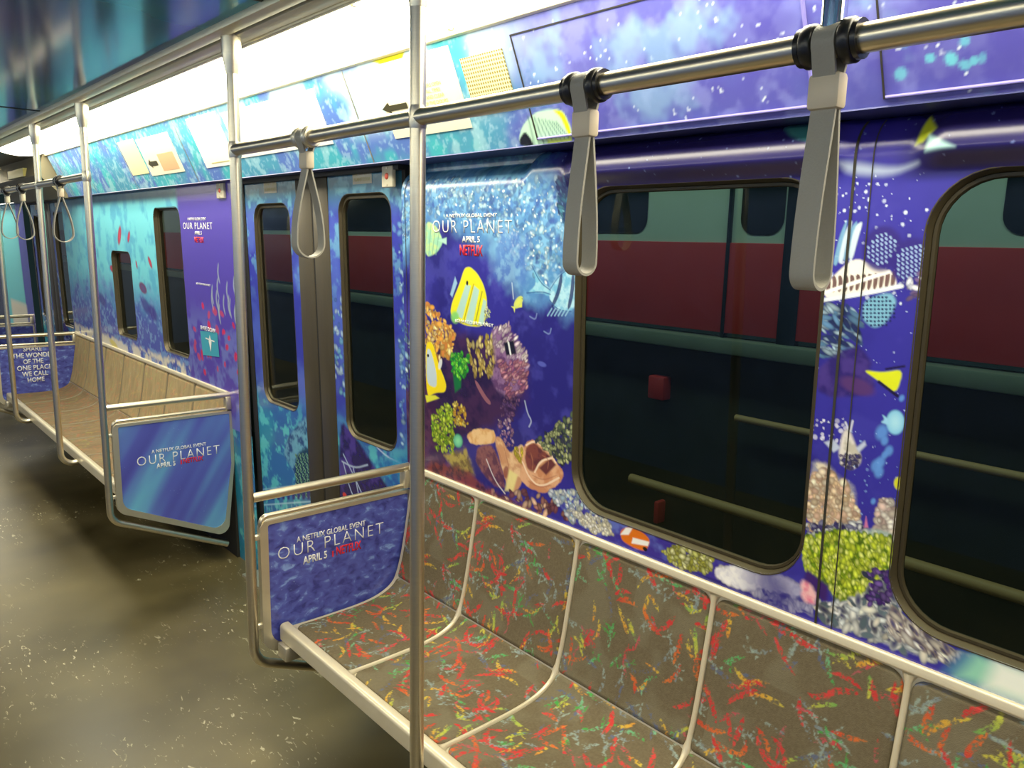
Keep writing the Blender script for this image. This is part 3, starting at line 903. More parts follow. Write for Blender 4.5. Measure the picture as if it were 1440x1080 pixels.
    cv.blobs(W((1258, 860), (1320, 905), (1380, 935), (1340, 935), (1250, 888)), 90, 0.004, 0.010, [(250, 246, 240), (246, 236, 220), (70, 70, 116)], [(190, 170, 160), (100, 100, 140)], 69, 2.6, 0.8)
    cv.blobs(W((1215, 800), (1255, 805), (1250, 850), (1222, 850)), 40, 0.004, 0.009, [(76, 40, 130), (120, 90, 170), (50, 60, 80)], [(50, 30, 100)], 70, 1.5)
    # teal to white gradient at the right, reflected light painted into the print
    cv.poly(W((1352, 915), (1560, 985), (1560, 1030), (1325, 944)), (70, 120, 170), 0.012, 1)
    cv.poly(W((1372, 920), (1560, 985), (1560, 1035), (1345, 950)), (150, 214, 190), 0.018, 1)
    cv.poly(W((1400, 928), (1560, 985), (1560, 1035), (1385, 965)), (246, 250, 240), 0.02, 1)
    # ---- window heads: navy print darkened to carry the moulding's shade, with fish cut by it
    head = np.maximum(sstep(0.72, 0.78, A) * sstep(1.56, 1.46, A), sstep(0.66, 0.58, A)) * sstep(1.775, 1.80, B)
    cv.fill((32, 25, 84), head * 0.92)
    dots(cv, 70, 0.3, 1.5, 1.80, 1.90, 0.001, 0.004, (120, 140, 200), 71, 0.7)
    cv.poly(W((1090, 172), (1140, 164), (1160, 186), (1150, 200), (1120, 196)), (60, 130, 130), 0.006, 0.9)
    cv.poly(W((1140, 166), (1162, 160), (1160, 186), (1140, 186)), (190, 214, 30), 0.005, 0.95)
    cv.poly(W((1300, 160), (1320, 180), (1300, 200), (1288, 204)), (200, 214, 40), 0.005, 0.95)
    cv.poly(W((1310, 190), (1350, 208), (1305, 214)), (170, 214, 214), 0.006, 0.9)
    cv.poly(W((1180, 225), (1260, 238), (1300, 226), (1250, 248), (1190, 244)), (190, 206, 226), 0.01, 0.7)


def paint_doors(cv):
    """continuation of the print across the sliding doors (drawn after paint_wall)"""
    A, B = cv.A, cv.B
    n2 = fbm(A, B, 0.05, 4, 121)
    nb = fbm(A, B, 0.25, 4, 131)
    cv.fill((54, 60, 170))
    cv.fill((86, 110, 206), sstep(0.45, 0.7, nb) * 0.7)
    cv.fill((60, 120, 150), sstep(1.72, 1.86, B))
    cv.fill((120, 190, 214), sstep(0.52, 0.7, n2) * sstep(1.3, 1.7, B) * 0.6)
    cv.fill((46, 140, 170), sstep(1.05, 0.75, B) * (0.5 + 0.5 * sstep(0.35, 0.6, nb)))
    cv.fill((96, 206, 206), sstep(1.0, 0.8, B) * sstep(0.5, 0.68, n2) * 0.8)
    cv.blobs(W((552, 300), (572, 300), (575, 560), (556, 640)), 90, 0.006, 0.016, [(176, 216, 236), (110, 160, 210), (60, 80, 170)], [(70, 110, 190)], 140, 1.5, alpha=0.8)
    cv.blobs(W((448, 420), (478, 420), (484, 560), (466, 560)), 50, 0.008, 0.02, [(120, 190, 216), (90, 130, 210), (190, 220, 236)], [(70, 90, 180)], 141, 1.4, alpha=0.8)
    # turtle on the left leaf, its fin and shell net
    cv.poly(W((392, 640), (400, 612), (420, 590), (445, 575), (450, 620), (440, 680), (415, 690), (405, 660)), (40, 70, 120), 0.01, 0.9, 0.006, 0.03, 142, (110, 170, 196), 0.03)
    cv.poly(W((408, 640), (430, 628), (445, 640), (442, 700), (410, 700)), (24, 60, 80), 0.01)
    R = np.random.RandomState(5)
    for i in range(9):
        for j in range(6):
            q = on_wall(410 + 5 * j + 2 * (i % 2), 642 + 7 * i)
            cv.ell(q, 0.012, 0.010, (150, 200, 150), R.rand(), 0.2, 0.95)
            cv.ell(q, 0.009, 0.007, (20, 60, 70), R.rand(), 0.2, 0.95)
    for k in range(12):
        x = 362 + 7 * k
        cv.poly(W((x, 692), (x + 5, 690), (x + 4, 704), (x + 1, 704)), (40, 40, 120), 0.004)
        cv.stroke(W((x, 712), (x + 1, 736), (x - 2, 760)), 0.005, (150, 206, 230), 0.9)
    cv.stroke(W((355, 712), (440, 706)), 0.006, (170, 216, 236), 0.9)
    cv.stroke(W((360, 690), (440, 680)), 0.006, (150, 200, 226), 0.9)
    # dark wing with white lines on the right leaf
    cv.poly(W((470, 590), (490, 610), (540, 690), (560, 720), (470, 740)), (34, 20, 90), 0.012, 1, 0.006, 0.03, 143, (70, 50, 140), 0.05)
    for a in (((476, 640), (500, 690), (520, 740)), ((474, 650), (492, 660), (510, 655)), ((490, 660), (498, 700)), ((476, 652), (488, 700), (512, 730)), ((500, 600), (530, 640), (560, 655))):
        cv.stroke(W(*a), 0.006, (190, 210, 236), 0.85)
    cv.ell(on_wall(478, 698), 0.018, 0.012, (216, 60, 50))
    cv.poly(W((520, 650), (575, 640), (575, 720), (545, 690)), (50, 150, 196), 0.02, 0.9, 0.01, 0.03, 144, (30, 90, 170), 0.05)


def paint_far(cv):
    """turquoise reef print past the doorway"""
    A, B = cv.A, cv.B
    n1, n2, n3 = fbm(A, B, 0.35, 4, 211), fbm(A, B, 0.09, 4, 221), fbm(A, B, 0.03, 3, 231)
    cv.fill((116, 212, 230))
    cv.fill((70, 150, 206), sstep(0.45, 0.7, n2) * 0.6)
    low = sstep(1.42, 1.12, B + (n2 - 0.5) * 0.3)
    cv.fill((72, 76, 178), low * 0.95)
    cv.fill((124, 166, 220), low * sstep(0.52, 0.62, n3) * 0.7)
    cv.fill((40, 110, 140), sstep(1.82, 1.87, B) * 0.9)  # top edge of the far wall painted darker for the ledge's shade
    cv.fill((226, 220, 206), sstep(0.97, 0.93, B + (n3 - 0.5) * 0.05) * sstep(0.35, 0.5, n2))
    # purple poster column next to the doorway
    col = sstep(4.40, 4.34, A)
    cv.fill((84, 66, 176), col)
    cv.fill((110, 120, 200), col * sstep(1.36, 1.1, B) * sstep(0.42, 0.62, n2) * 0.9)
    cv.fill((160, 180, 200), col * sstep(1.80, 1.86, B) * sstep(1.92, 1.88, B) * 0.0)
    R = np.random.RandomState(77)
    for k in range(26):
        c = (3.68 + 0.62 * R.rand(), 0.92 + 0.38 * R.rand())
        cv.ell(c, 0.012 + 0.02 * R.rand(), 0.012 + 0.018 * R.rand(), (210, 40, 80) if k % 2 else (190, 70, 110), R.rand() * 3, 0.3, 0.9)
    for k in range(14):
        c = (3.66 + 0.3 * R.rand(), 1.2 + 0.25 * R.rand())
        cv.stroke([c, (c[0] + 0.02, c[1] + 0.05), (c[0] + 0.0, c[1] + 0.1)], 0.012, (170, 186, 190), 0.8, True)
    for q, L, r in (((190, 226), 0.22, 0.5), ((193, 236), 0.16, 2.6), ((168, 331), 0.16, 2.2), ((181, 333), 0.10, 2.3), ((158, 378), 0.12, 0.1), ((211, 369), 0.10, 0.8), ((201, 405), 0.16, 0.2), ((192, 372), 0.06, 1.2), ((245, 370), 0.08, 0.3)):
        a = on_wall(*q)
        cv.ell(a, L * 0.5, L * 0.22, (206, 44, 60) if q[1] < 380 else (96, 70, 130), r, 0.3, 0.95, (120, 40, 80))
    for q in ((144, 422), (205, 430), (215, 440)):
        cv.ell(on_wall(*q), 0.10, 0.05, (60, 44, 140), 0.3, 0.5, 0.8)
    cv.ell(on_wall(160, 484), 0.12, 0.03, (226, 210, 90), 0.2, 0.5, 0.9)


def paint_carpet(size=0.88, res=0.002):
    """moquette: brown-grey weave with short curved red, orange, yellow, green and slate strokes"""
    cv = Canvas(0, size, 0, size, res)
    A, B = cv.A, cv.B
    cv.fill((108, 98, 77))
    w = vnoise(A, B, 0.0032, 301)
    cv.fill((90, 80, 62), w * 0.7)
    cv.fill((122, 116, 96), sstep(0.5, 0.7, fbm(A, B, 0.12, 3, 311)) * 0.4)
    R = np.random.RandomState(42)
    pal = [((186, 44, 48), (196, 70, 66)), ((184, 48, 48), (206, 116, 50)), ((206, 132, 50), (190, 176, 70)), ((190, 180, 70), (96, 156, 80)),
           ((66, 150, 70), (120, 170, 140)), ((140, 156, 146), (110, 120, 130)), ((84, 92, 120), (96, 104, 124)), ((196, 44, 50), (170, 90, 100))]
    wt = [0.17, 0.13, 0.10, 0.09, 0.11, 0.20, 0.11, 0.09]
    N = 460
    order = []
    for k in range(N):
        i = R.choice(len(pal), p=wt)
        order.append((i in (0, 1, 2, 7), i))
    order.sort(key=lambda t: (t[0], R.rand()))
    for k, (_, i) in enumerate(order):
        gx = (k * 0.6180339) % 1.0 * size
        gy = R.rand() * size
        L = 0.050 + 0.050 * R.rand()
        an = R.rand() * 2 * math.pi
        cur = (R.rand() - 0.5) * 3.0
        pts = []
        x, y, a = gx, gy, an
        for s in range(7):
            pts.append((x, y))
            x += math.cos(a) * L / 6
            y += math.sin(a) * L / 6
            a += cur / 6
        wd = (0.0085 + 0.0045 * R.rand()) * (1.15 if i in (0, 1) else 0.95)
        for ox in (-size, 0, size):
            for oy in (-size, 0, size):
                q = [(p[0] + ox, p[1] + oy) for p in pts]
                if all(-0.02 < p[0] < size + 0.02 and -0.02 < p[1] < size + 0.02 for p in q) or any(0 < p[0] < size and 0 < p[1] < size for p in q):
                    cv.stroke(q, wd, pal[i][0], 0.95, True, 0.47 if i < 4 else 0.54, 400 + k % 37, pal[i][1])
                    if i in (3, 4, 5) and R.rand() < 0.6:
                        for b in range(3):
                            m = q[2 + b]
                            t = R.rand() * 6.28
                            cv.stroke([m, (m[0] + math.cos(t) * L * 0.4, m[1] + math.sin(t) * L * 0.4)], wd * 0.6, pal[i][0], 0.9, True, 0.5, 450 + b)
    return cv


# ------------------------------------------------------------------ the shell of the car
Y_BACK, Y_END = -2.6, 11.6
XC = 0.17                                   # centre line of the car


def mirror(x):
    return 2 * XC - x


fl = box('floor', mirror(1.56), 1.56, Y_BACK, Y_END, -0.06, 0.0, M['floor'])
tag(fl, 'dark worn flooring with pale scuffs running down the aisle', 'floor', kind='structure')
ce = box('ceiling', mirror(0.875), 0.875, Y_BACK, Y_END, 2.215, 2.25, M['ceiling'])
tag(ce, 'glossy dark blue printed ceiling over the aisle', 'ceiling', kind='structure')
# panel joints across the ceiling
bm = bmesh.new()
for y in (1.9, 4.35, 6.8):
    add_box(bm, mirror(0.87), 0.87, y, y + 0.012, 2.2125, 2.2155)
build('ceiling_joint', bm, M['groove'], ce)

for side, nm in ((0, 'trim_1'), (1, 'trim_2')):
    fx = (lambda x: x) if side == 0 else mirror
    def bx(n, a, b_, z0, z1, mat, par=None, bev=0.0):
        x0, x1 = sorted((fx(a), fx(b_)))
        return box(n, x0, x1, Y_BACK, Y_END, z0, z1, mat, par, bev)
    t = bx(nm, 0.868, 0.912, 2.196, 2.235, M['trim'], None, 0.004)
    tag(t, 'dull metal strip along the %s edge of the ceiling' % ('window-side' if side == 0 else 'aisle-side far'), 'trim', kind='structure')
    bx('groove', 0.912, 0.924, 2.206, 2.235, M['groove'], t)
    bx('inner_strip', 0.924, 0.975, 2.196, 2.235, M['trim'], t, 0.003)
    bx('lamp_lip', 0.975, 0.992, 2.190, 2.235, M['trim'], t, 0.003)
    bx('lamp_ledge', 1.286, 1.305, 2.178, 2.235, M['trim'], t, 0.004)
    bx('roof_panel', 0.99, 1.60, 2.236, 2.25, M['groove'], t)

# ceiling lights: long diffusers end to end
joints = [-2.6, -1.0, 0.45, 1.71, 2.69, 4.0, 5.25, 6.42]
for side in (0, 1):
    fx = (lambda x: x) if side == 0 else mirror
    spans = list(zip(joints, joints[1:])) + [(8.6, 9.9), (9.9, 11.4)]
    for i, (y0, y1) in enumerate(spans):
        lb = ['ceiling light behind the viewer', 'second ceiling light behind the viewer', 'long ceiling light beyond the top right corner', 'lit ceiling light right of the bare pole',
              'lit ceiling light left of the bare pole', 'lit ceiling light left of the near panel pole', 'lit ceiling light over the middle of the far bench',
              'last lit ceiling light before the brown bulkhead', 'ceiling light past the far doorway', 'ceiling light at the far end wall'][i]
        lb += ', along the window side' if side == 0 else ', along the aisle side'
        L = empty('ceiling_light', (fx(1.14), y0, 2.21))
        tag(L, lb, 'ceiling light', 'fluorescent lights along the ceiling edge')
        g = 0.006
        x0, x1 = sorted((fx(0.995), fx(1.284)))
        bm = bmesh.new()
        prof = [(x0 + (x1 - x0) * k / 10, 2.196 - 0.030 * math.sin(math.pi * k / 10) ** 0.8) for k in range(11)]
        A_ = [bm.verts.new((x, y0 + g, z)) for x, z in prof]
        B_ = [bm.verts.new((x, y1 - g, z)) for x, z in prof]
        for k in range(10):
            bm.faces.new((A_[k], B_[k], B_[k + 1], A_[k + 1]))
        build('diffuser', bm, M['diffuser'], L, True)
        bm = bmesh.new()
        add_box(bm, x0, x1, y0, y0 + g, 2.19, 2.21)
        add_box(bm, x0, x1, y1 - g, y1, 2.19, 2.21)
        add_box(bm, x0, x1, y0, y1, 2.212, 2.222)
        build('housing', bm, M['trim'], L)

# ---- window wall
WIN = [('window_1', 0.755, 1.430, 0.952, 1.800, 0.11), ('window_2', -0.10, 0.575, 0.952, 1.800, 0.11),
       ('window_3', 4.35, 4.775, 0.985, 1.805, 0.06), ('window_4', 5.28, 5.70, 0.985, 1.545, 0.05)]


def rr_inside(A, B, a0, a1, b0, b1, r):
    ca, cb = (a0 + a1) / 2, (b0 + b1) / 2
    da, db = np.abs(A - ca) - ((a1 - a0) / 2 - r), np.abs(B - cb) - ((b1 - b0) / 2 - r)
    d = np.hypot(np.maximum(da, 0), np.maximum(db, 0)) + np.minimum(np.maximum(da, db), 0) - r
    return d


def wall_section(name, a0, a1, b0, b1, res, painters, holes, disp=None, matk='art', label=None, off=0.0):
    cv = Canvas(a0, a1, b0, b1, res)
    for p in painters: p(cv)
    X = wall_x(cv.B) + off
    if disp is not None: X = X - disp(cv.A, cv.B)
    ca, cb = (cv.A[:-1, :-1] + cv.A[1:, 1:]) / 2, (cv.B[:-1, :-1] + cv.B[1:, 1:]) / 2
    keep = np.ones(ca.shape, bool)
    for (h0, h1, k0, k1, r) in holes:
        keep &= rr_inside(ca, cb, h0, h1, k0, k1, r) > 0
    o = grid_mesh(name, X, cv.A, cv.B, M[matk], None, cv.rgb, keep)
    return o


def near_disp(A, B):
    # the panels roll back into the recess under the ledge with a wide quarter-round shoulder
    R_ = 0.08
    zc = 1.830 - 0.030 * sstep(1.60, 1.66, A) * sstep(2.30, 2.2, A)
    t = np.clip(B - zc, 0, R_ * 0.97)
    roll = -(R_ - np.sqrt(R_ * R_ - t * t))
    # over the windows the head bulges in like a half-round moulding and tucks back above the glass
    over = np.maximum(sstep(0.71, 0.78, A) * sstep(1.50, 1.41, A), sstep(0.62, 0.55, A))
    return roll + 0.026 * over * sstep(1.797, 1.838, B)


def rr_loop(a0, a1, b0, b1, r, n=8):
    res = []
    for (ca, cb, s) in ((a1 - r, b1 - r, 0), (a0 + r, b1 - r, 1), (a0 + r, b0 + r, 2), (a1 - r, b0 + r, 3)):
        for k in range(n + 1):
            t = math.pi / 2 * (s + k / n)
            res.append((ca + r * math.cos(t), cb + r * math.sin(t)))
    return res


def window_set(parent, frame_name, pane_name, a0, a1, b0, b1, r, depth=0.045, face=0.018, proud=0.003, off=0.0):
    """rounded frame that steps in from the wall, and its pane"""
    def loop(inset, d):
        return [Vector((wall_x(z) + off + d, y, z)) for y, z in rr_loop(a0 + inset, a1 - inset, b0 + inset, b1 - inset, max(0.012, r - inset))]
    loops = [loop(-0.004, 0.006), loop(-0.0025, -0.0008), loop(-0.0005, -0.0008), loop(0.002, 0.005), loop(0.006, depth - 0.008), loop(0.007, depth - 0.010), loop(face, depth - 0.010), loop(face + 0.002, depth), loop(-0.004, depth + 0.02)]
    bm = bmesh.new()
    V = [[bm.verts.new(p) for p in l] for l in loops]
    n = len(V[0])
    for i in range(len(V)):
        u, v = V[i], V[(i + 1) % len(V)]
        for k in range(n):
            bm.faces.new((u[k], u[(k + 1) % n], v[(k + 1) % n], v[k]))
    fo = sharp(build(frame_name, bm, M['bronze'], parent), 35)
    bm = bmesh.new()
    pts = rr_loop(a0 + face - 0.004, a1 - face + 0.004, b0 + face - 0.004, b1 - face + 0.004, max(0.012, r - face))
    bm.faces.new([bm.verts.new((wall_x(z) + off + depth - 0.002, y, z)) for y, z in pts])
    po = build(pane_name, bm, M['glass'], parent)
    if po.data.polygons[0].normal.x > 0: po.data.flip_normals()
    return fo


holes = [(w[1], w[2], w[3], w[4], w[5]) for w in WIN]
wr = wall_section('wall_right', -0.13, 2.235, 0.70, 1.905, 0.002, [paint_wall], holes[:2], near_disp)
tag(wr, 'window wall covered in a purple and blue coral reef print with tropical fish', 'wall', kind='structure')
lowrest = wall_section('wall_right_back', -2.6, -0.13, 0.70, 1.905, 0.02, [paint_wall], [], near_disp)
tag(lowrest, 'printed window wall behind the viewer', 'wall', kind='structure')
wf = wall_section('wall_right_far', 3.60, 6.93, 0.70, 1.905, 0.006, [paint_far], holes[2:])
tag(wf, 'turquoise reef print wall above the far bench', 'wall', kind='structure')


def paint_end(cv):
    A, B = cv.A, cv.B
    cv.fill((70, 70, 170))
    cv.fill((110, 206, 216), sstep(8.75, 8.8, A) * sstep(9.75, 9.7, A))
    cv.fill((226, 220, 200), sstep(0.98, 0.94, B) * sstep(8.7, 8.8, A) * sstep(9.6, 9.5, A))
    cv.fill((30, 30, 60), sstep(9.8, 9.85, A))


we = wall_section('wall_right_end', 8.42, 11.6, 0.0, 1.905, 0.03, [paint_end], [])
tag(we, 'blue and turquoise wall at the far end beyond the second doorway', 'wall', kind='structure')
for (a, b_, nm) in ((-2.6, 2.19, 'baseboard_right'), (3.84, 6.90, 'baseboard_right_far')):
    lo = prism(nm, [(a, 0.0), (b_, 0.0), (b_, 0.70), (a, 0.70)], 'x', 1.515, 1.53, M['groove'])
    tag(lo, 'dark lower wall behind and under the bench', 'wall', kind='structure')
# door jambs: printed end strips down to the floor
for (y0, y1, nm) in ((3.585, 3.835, 'trim_3'), (2.19, 2.265, 'trim_4'), (6.90, 6.96, 'trim_5'), (8.40, 8.48, 'trim_6')):
    cv = Canvas(y0, y1, 0.0, 0.705, 0.006)
    paint_doors(cv)
    X = wall_x(cv.B) + 0.002
    o = grid_mesh(nm, X, cv.A, cv.B, M['art'], None, cv.rgb)
    tag(o, 'printed lower door jamb beside a doorway', 'jamb', kind='structure')
box('trim_7', 1.44, 1.535, 2.24, 3.60, 0.0, 0.012, M['steel_dull'])['kind'] = 'structure'

for nm, a0, a1, b0, b1, r in WIN:
    e = empty(nm, (1.5, (a0 + a1) / 2, b0))
    tag(e, {'window_1': 'large dark window behind the middle of the near bench', 'window_2': 'large dark window cut off by the right edge',
            'window_3': 'narrow far window beside the purple poster', 'window_4': 'small far window above the far bench'}[nm], 'window', kind='structure')
    window_set(e, 'frame', 'pane', a0, a1, b0, b1, r, 0.026 if r > 0.08 else 0.03, 0.013)

# seams between the wall panels
for y, w_ in ((0.713, 0.0055), (0.679, 0.0025), (2.215, 0.003)):
    bm = bmesh.new()
    row = None
    for z in list(np.linspace(0.888, 1.75, 8)) + list(np.linspace(1.77, 1.90, 14)):
        x = wall_x(z) - float(near_disp(np.array(y), np.array(z))) - 0.0012
        cur = [bm.verts.new((x, y + q * w_ / 2, z)) for q in (-1, 1)]
        if row: bm.faces.new((row[0], row[1], cur[1], cur[0]))
        row = cur
    build('panel_seam', bm, M['groove'], wr)

# wall lettering


def wall_text(name, s, pl, pr, pt, mat, parent, **kw):
    """pl, pr: lower left and lower right of the line; pt: a mark at cap height"""
    (yl, zl), (yr, zr), (_, zt) = on_wall(*pl), on_wall(*pr), on_wall(*pt)
    z0 = zl
    h = abs(zt - zl)
    w = abs(yl - yr)
    org = (wall_x(z0) - 0.0008, yl, z0)
    return text(name, s, org, (0, -1, 0), (-W_TILT, 0, 1), w, h, mat, parent, **kw)


wall_text('lettering', 'A NETFLIX GLOBAL EVENT', (627, 306), (699, 306), (628, 301), M['white_text'], wr, thin=0.012)
wall_text('lettering', 'OUR PLANET', (609, 327), (720, 331), (610, 310), M['white_text'], wr, thin=-0.012, space=1.25)
wall_text('lettering', 'APRIL 5', (650, 341), (675, 341), (650, 332), M['white_text'], wr, thin=0.03)
wall_text('lettering', 'NETFLIX', (647, 359), (679, 360), (647, 344), M['red_text'], wr, thin=0.025, space=0.95)
wall_text('lettering', '#SHAREOURPLANET', (640, 453), (694, 459), (640, 448), M['white_text'], wr, thin=0.012, space=1.15)
wall_text('lettering', 'A NETFLIX GLOBAL EVENT', (264, 310), (290, 309), (264, 306), M['white_text'], wf, thin=0.015)
wall_text('lettering', 'OUR PLANET', (258, 322), (299, 321), (258, 313), M['white_text'], wf, thin=0.0, space=1.2)
wall_text('lettering', 'APRIL 5', (274, 330), (284, 330), (274, 325), M['white_text'], wf, thin=0.03)
wall_text('lettering', 'NETFLIX', (274, 341), (287, 341), (274, 333), M['red_text'], wf, thin=0.03)
wall_text('lettering', '#SHAREOURPLANET', (276, 400), (296, 400), (276, 397), M['white_text'], wf, thin=0.01)

# ---- sloping advert cove above the windows
AP = lambda *pts: [on_ad(*p) for p in pts]


def paint_cove(cv):
    A, B = cv.A, cv.B
    n1, n2, n3 = fbm(A, B, 0.22, 4, 511), fbm(A, B, 0.05, 4, 521), fbm(A, B, 0.016, 3, 531)
    near = sstep(1.75, 1.35, A)
    cv.fill((84, 160, 196))
    cv.fill((96, 110, 206), sstep(0.42, 0.62, n1) * 0.75)
    cv.fill((70, 196, 200), sstep(0.5, 0.66, fbm(A, B, 0.15, 3, 541)) * 0.7)
    cv.fill((176, 222, 236), sstep(0.55, 0.68, n2) * 0.55)
    cv.fill((190, 230, 246), sstep(0.58, 0.7, n3) * 0.35)
    cv.fill((206, 232, 240), sstep(3.6, 2.6, A) * sstep(0.40, 0.62, fbm(A, B, 0.25, 3, 571)) * sstep(0.26, 0.16, B) * 0.8)  # glare of the lights painted pale into the upper part of the print
    cv.fill((92, 88, 182), near * 0.95)
    cv.fill((134, 140, 214), near * sstep(0.42, 0.66, n2) * 0.55)
    cv.fill((74, 66, 160), near * sstep(0.5, 0.7, n1) * 0.5)
    cv.fill((150, 196, 226), near * sstep(0.55, 0.75, fbm(A, B, 0.12, 4, 551)) * 0.45)
    dots(cv, 260, 0.3, 1.6, 0.02, 0.31, 0.001, 0.005, (226, 240, 250), 560)
    dots(cv, 10, 0.34, 0.62, 0.20, 0.30, 0.008, 0.014, (110, 214, 226), 561, 0.8)
    # striped fish on the lower edge
    f = AP((729, 196), (735, 176), (752, 158), (775, 153), (792, 156), (803, 180), (803, 200), (760, 206), (735, 206))
    cv.poly(f, (196, 236, 214), 0.003)
    for k in range(9):
        cv.stroke(AP((742 + 5 * k, 164 + 1 * k), (752 + 7 * k, 204)), 0.0038, (60, 110, 110), 0.85)
    cv.poly(AP((776, 154), (792, 156), (803, 182), (803, 198), (796, 182), (788, 164)), (214, 230, 30), 0.003)
    cv.poly(AP((730, 196), (738, 184), (746, 194), (752, 206), (732, 206)), (26, 30, 44), 0.003)
    cv.poly(AP((770, 196), (804, 194), (804, 204), (770, 206)), (214, 236, 90), 0.003, 0.8)
    # yellow fish under the light
    cv.poly(AP((510, 82), (545, 70), (570, 66), (566, 84), (556, 98), (545, 96), (528, 88)), (206, 206, 20), 0.004)


cvc = Canvas(-0.60, 6.42, 0.0, AD_L, 0.0045)
paint_cove(cvc)
P0, P1 = np.array(AD_T), np.array(AD_B)
K = cvc.B / AD_L
cove = grid_mesh('wall_right_cove', AD_T[0] + (AD_B[0] - AD_T[0]) * K, cvc.A, AD_T[1] + (AD_B[1] - AD_T[1]) * K, M['art'], None, cvc.rgb)
tag(cove, 'sloping printed panel between the lights and the window wall', 'wall panel', kind='structure')
bm = bmesh.new()
for (y0, y1) in ((Y_BACK, -0.6),):
    bm.faces.new([bm.verts.new(p) for p in ((AD_T[0], y0, AD_T[1]), (AD_T[0], y1, AD_T[1]), (AD_B[0], y1, AD_B[1]), (AD_B[0], y0, AD_B[1]))])
build('cove_rear', bm, M['groove'], cove)
bm = bmesh.new()
add_box(bm, AD_B[0] - 0.01, 1.56, 0.0, 0.0 + 1, 0, 1)
bm.free()
led = prism('trim_8', [(AD_B[0] - 0.002, 1.905), (1.56, 1.905), (1.56, 1.925), (AD_B[0] + 0.004, 1.914)], 'y', Y_BACK, Y_END, M['teal'])
led.data.materials[0] = pbr('ledge_underside', (0.06, 0.07, 0.22), 0.35)
tag(led, 'dark underside of the sloping panel over the windows', 'ledge', kind='structure')
# dull bulkhead box past the last light
bk = prism('wall_right_bulkhead', [(1.29, 2.235), (1.245, 2.05), (1.40, 1.90), (1.53, 1.90), (1.53, 2.235)], 'y', 6.44, 8.3, pbr('dull_brown_panel', (0.20, 0.17, 0.10), 0.5))
tag(bk, 'dull brown bulkhead box past the end of the lights', 'wall panel', kind='structure')
bk2 = prism('ceiling_far', [(0.975, 2.21), (1.30, 2.19), (1.30, 2.235), (0.975, 2.235)], 'y', 6.425, 8.6, bk.data.materials[0])
tag(bk2, 'dull unlit ceiling strip past the last light', 'ceiling', kind='structure')


def slab(name, y0, y1, s0, s1, thick, mat, parent=None, lift=0.001, bev=0.0):
    """thin card or plate lying on the sloping panel"""
    bm = bmesh.new()
    c = [ad_point(y, s, lift) for y, s in ((y0, s0), (y1, s0), (y1, s1), (y0, s1))]
    d = [ad_point(y, s, lift + thick) for y, s in ((y0, s0), (y1, s0), (y1, s1), (y0, s1))]
    a = [bm.verts.new(p) for p in c]
    b_ = [bm.verts.new(p) for p in d]
    bm.faces.new(a[::-1]); bm.faces.new(b_)
    for i in range(4):
        bm.faces.new((a[i], a[(i + 1) % 4], b_[(i + 1) % 4], b_[i]))
    if bev: bmesh.ops.bevel(bm, geom=bm.edges[:], offset=bev, segments=2, affect='EDGES')
    return build(name, bm, mat, parent)


ad_dir = ((AD_B[0] - AD_T[0]) / AD_L, 0, (AD_B[1] - AD_T[1]) / AD_L)
ad_up = tuple(-c for c in ad_dir)


def ad_text(s, y, sp, w, h, mat, parent, lift=0.004, **kw):
    return text('lettering', s, ad_point(y, sp, lift), (0, -1, 0), ad_up, w, h, mat, parent, **kw)


# access hatches with raised border
for (y0, y1, lb) in ((0.765, 1.512, 'long printed hatch panel in the sloping cove above the middle window'), (0.02, 0.640, 'printed hatch panel in the sloping cove at the right edge')):
    e = empty('access_hatch', (1.35, y0, 2.05))
    tag(e, lb, 'hatch', 'access hatches in the sloping cove')
    bm = bmesh.new()
    t = 0.006
    s0, s1 = 0.048, 0.300
    for (a, b_, c, d) in ((y0, y1, s1 - 0.006, s1), (y0, y0 + 0.008, s0, s1)):
        p = [ad_point(*q) for q in ((a, c, 0.001), (b_, c, 0.001), (b_, d, 0.001), (a, d, 0.001))]
        q2 = [ad_point(*q) for q in ((a + .002, c + .002, t), (b_ - .002, c + .002, t), (b_ - .002, d - .002, t), (a + .002, d - .002, t))]
        va, vb = [bm.verts.new(v) for v in p], [bm.verts.new(v) for v in q2]
        bm.faces.new(va[::-1]); bm.faces.new(vb)
        for i in range(4): bm.faces.new((va[i], va[(i + 1) % 4], vb[(i + 1) % 4], vb[i]))
    build('border', bm, pbr('violet_border', (0.24, 0.22, 0.58), 0.2), e)
    slab('gap', y0 - 0.003, y1, s0 - 0.003, s0, 0.002, M['groove'], e)
    slab('gap', y1, y1 + 0.003, s0 - 0.003, s1, 0.002, M['groove'], e)

# speaker grille
gy0, gy1 = 1.555, 1.722
e = empty('speaker_grille', (1.35, gy0, 2.05))
tag(e, 'perforated yellowish speaker grille in the sloping cove right of the bare pole', 'speaker grille')
m, nt, b = new_mat('perforated_plate')
tc = nt.nodes.new('ShaderNodeTexCoord')
mp = nt.nodes.new('ShaderNodeMapping'); mp.inputs['Scale'].default_value = (0, 110, 110)
v = nt.nodes.new('ShaderNodeTexVoronoi'); v.inputs['Randomness'].default_value = 0.0; v.inputs['Scale'].default_value = 1.0
r = ramp_node(nt, [(0.30, (0.22, 0.18, 0.03)), (0.36, (0.80, 0.72, 0.40))])
nt.links.new(tc.outputs['Object'], mp.inputs[0]); nt.links.new(mp.outputs[0], v.inputs['Vector']); nt.links.new(v.outputs['Distance'], r.inputs[0]); nt.links.new(r.outputs[0], b.inputs['Base Color'])
slab('plate', gy0, gy1, 0.070, 0.215, 0.003, m, e)

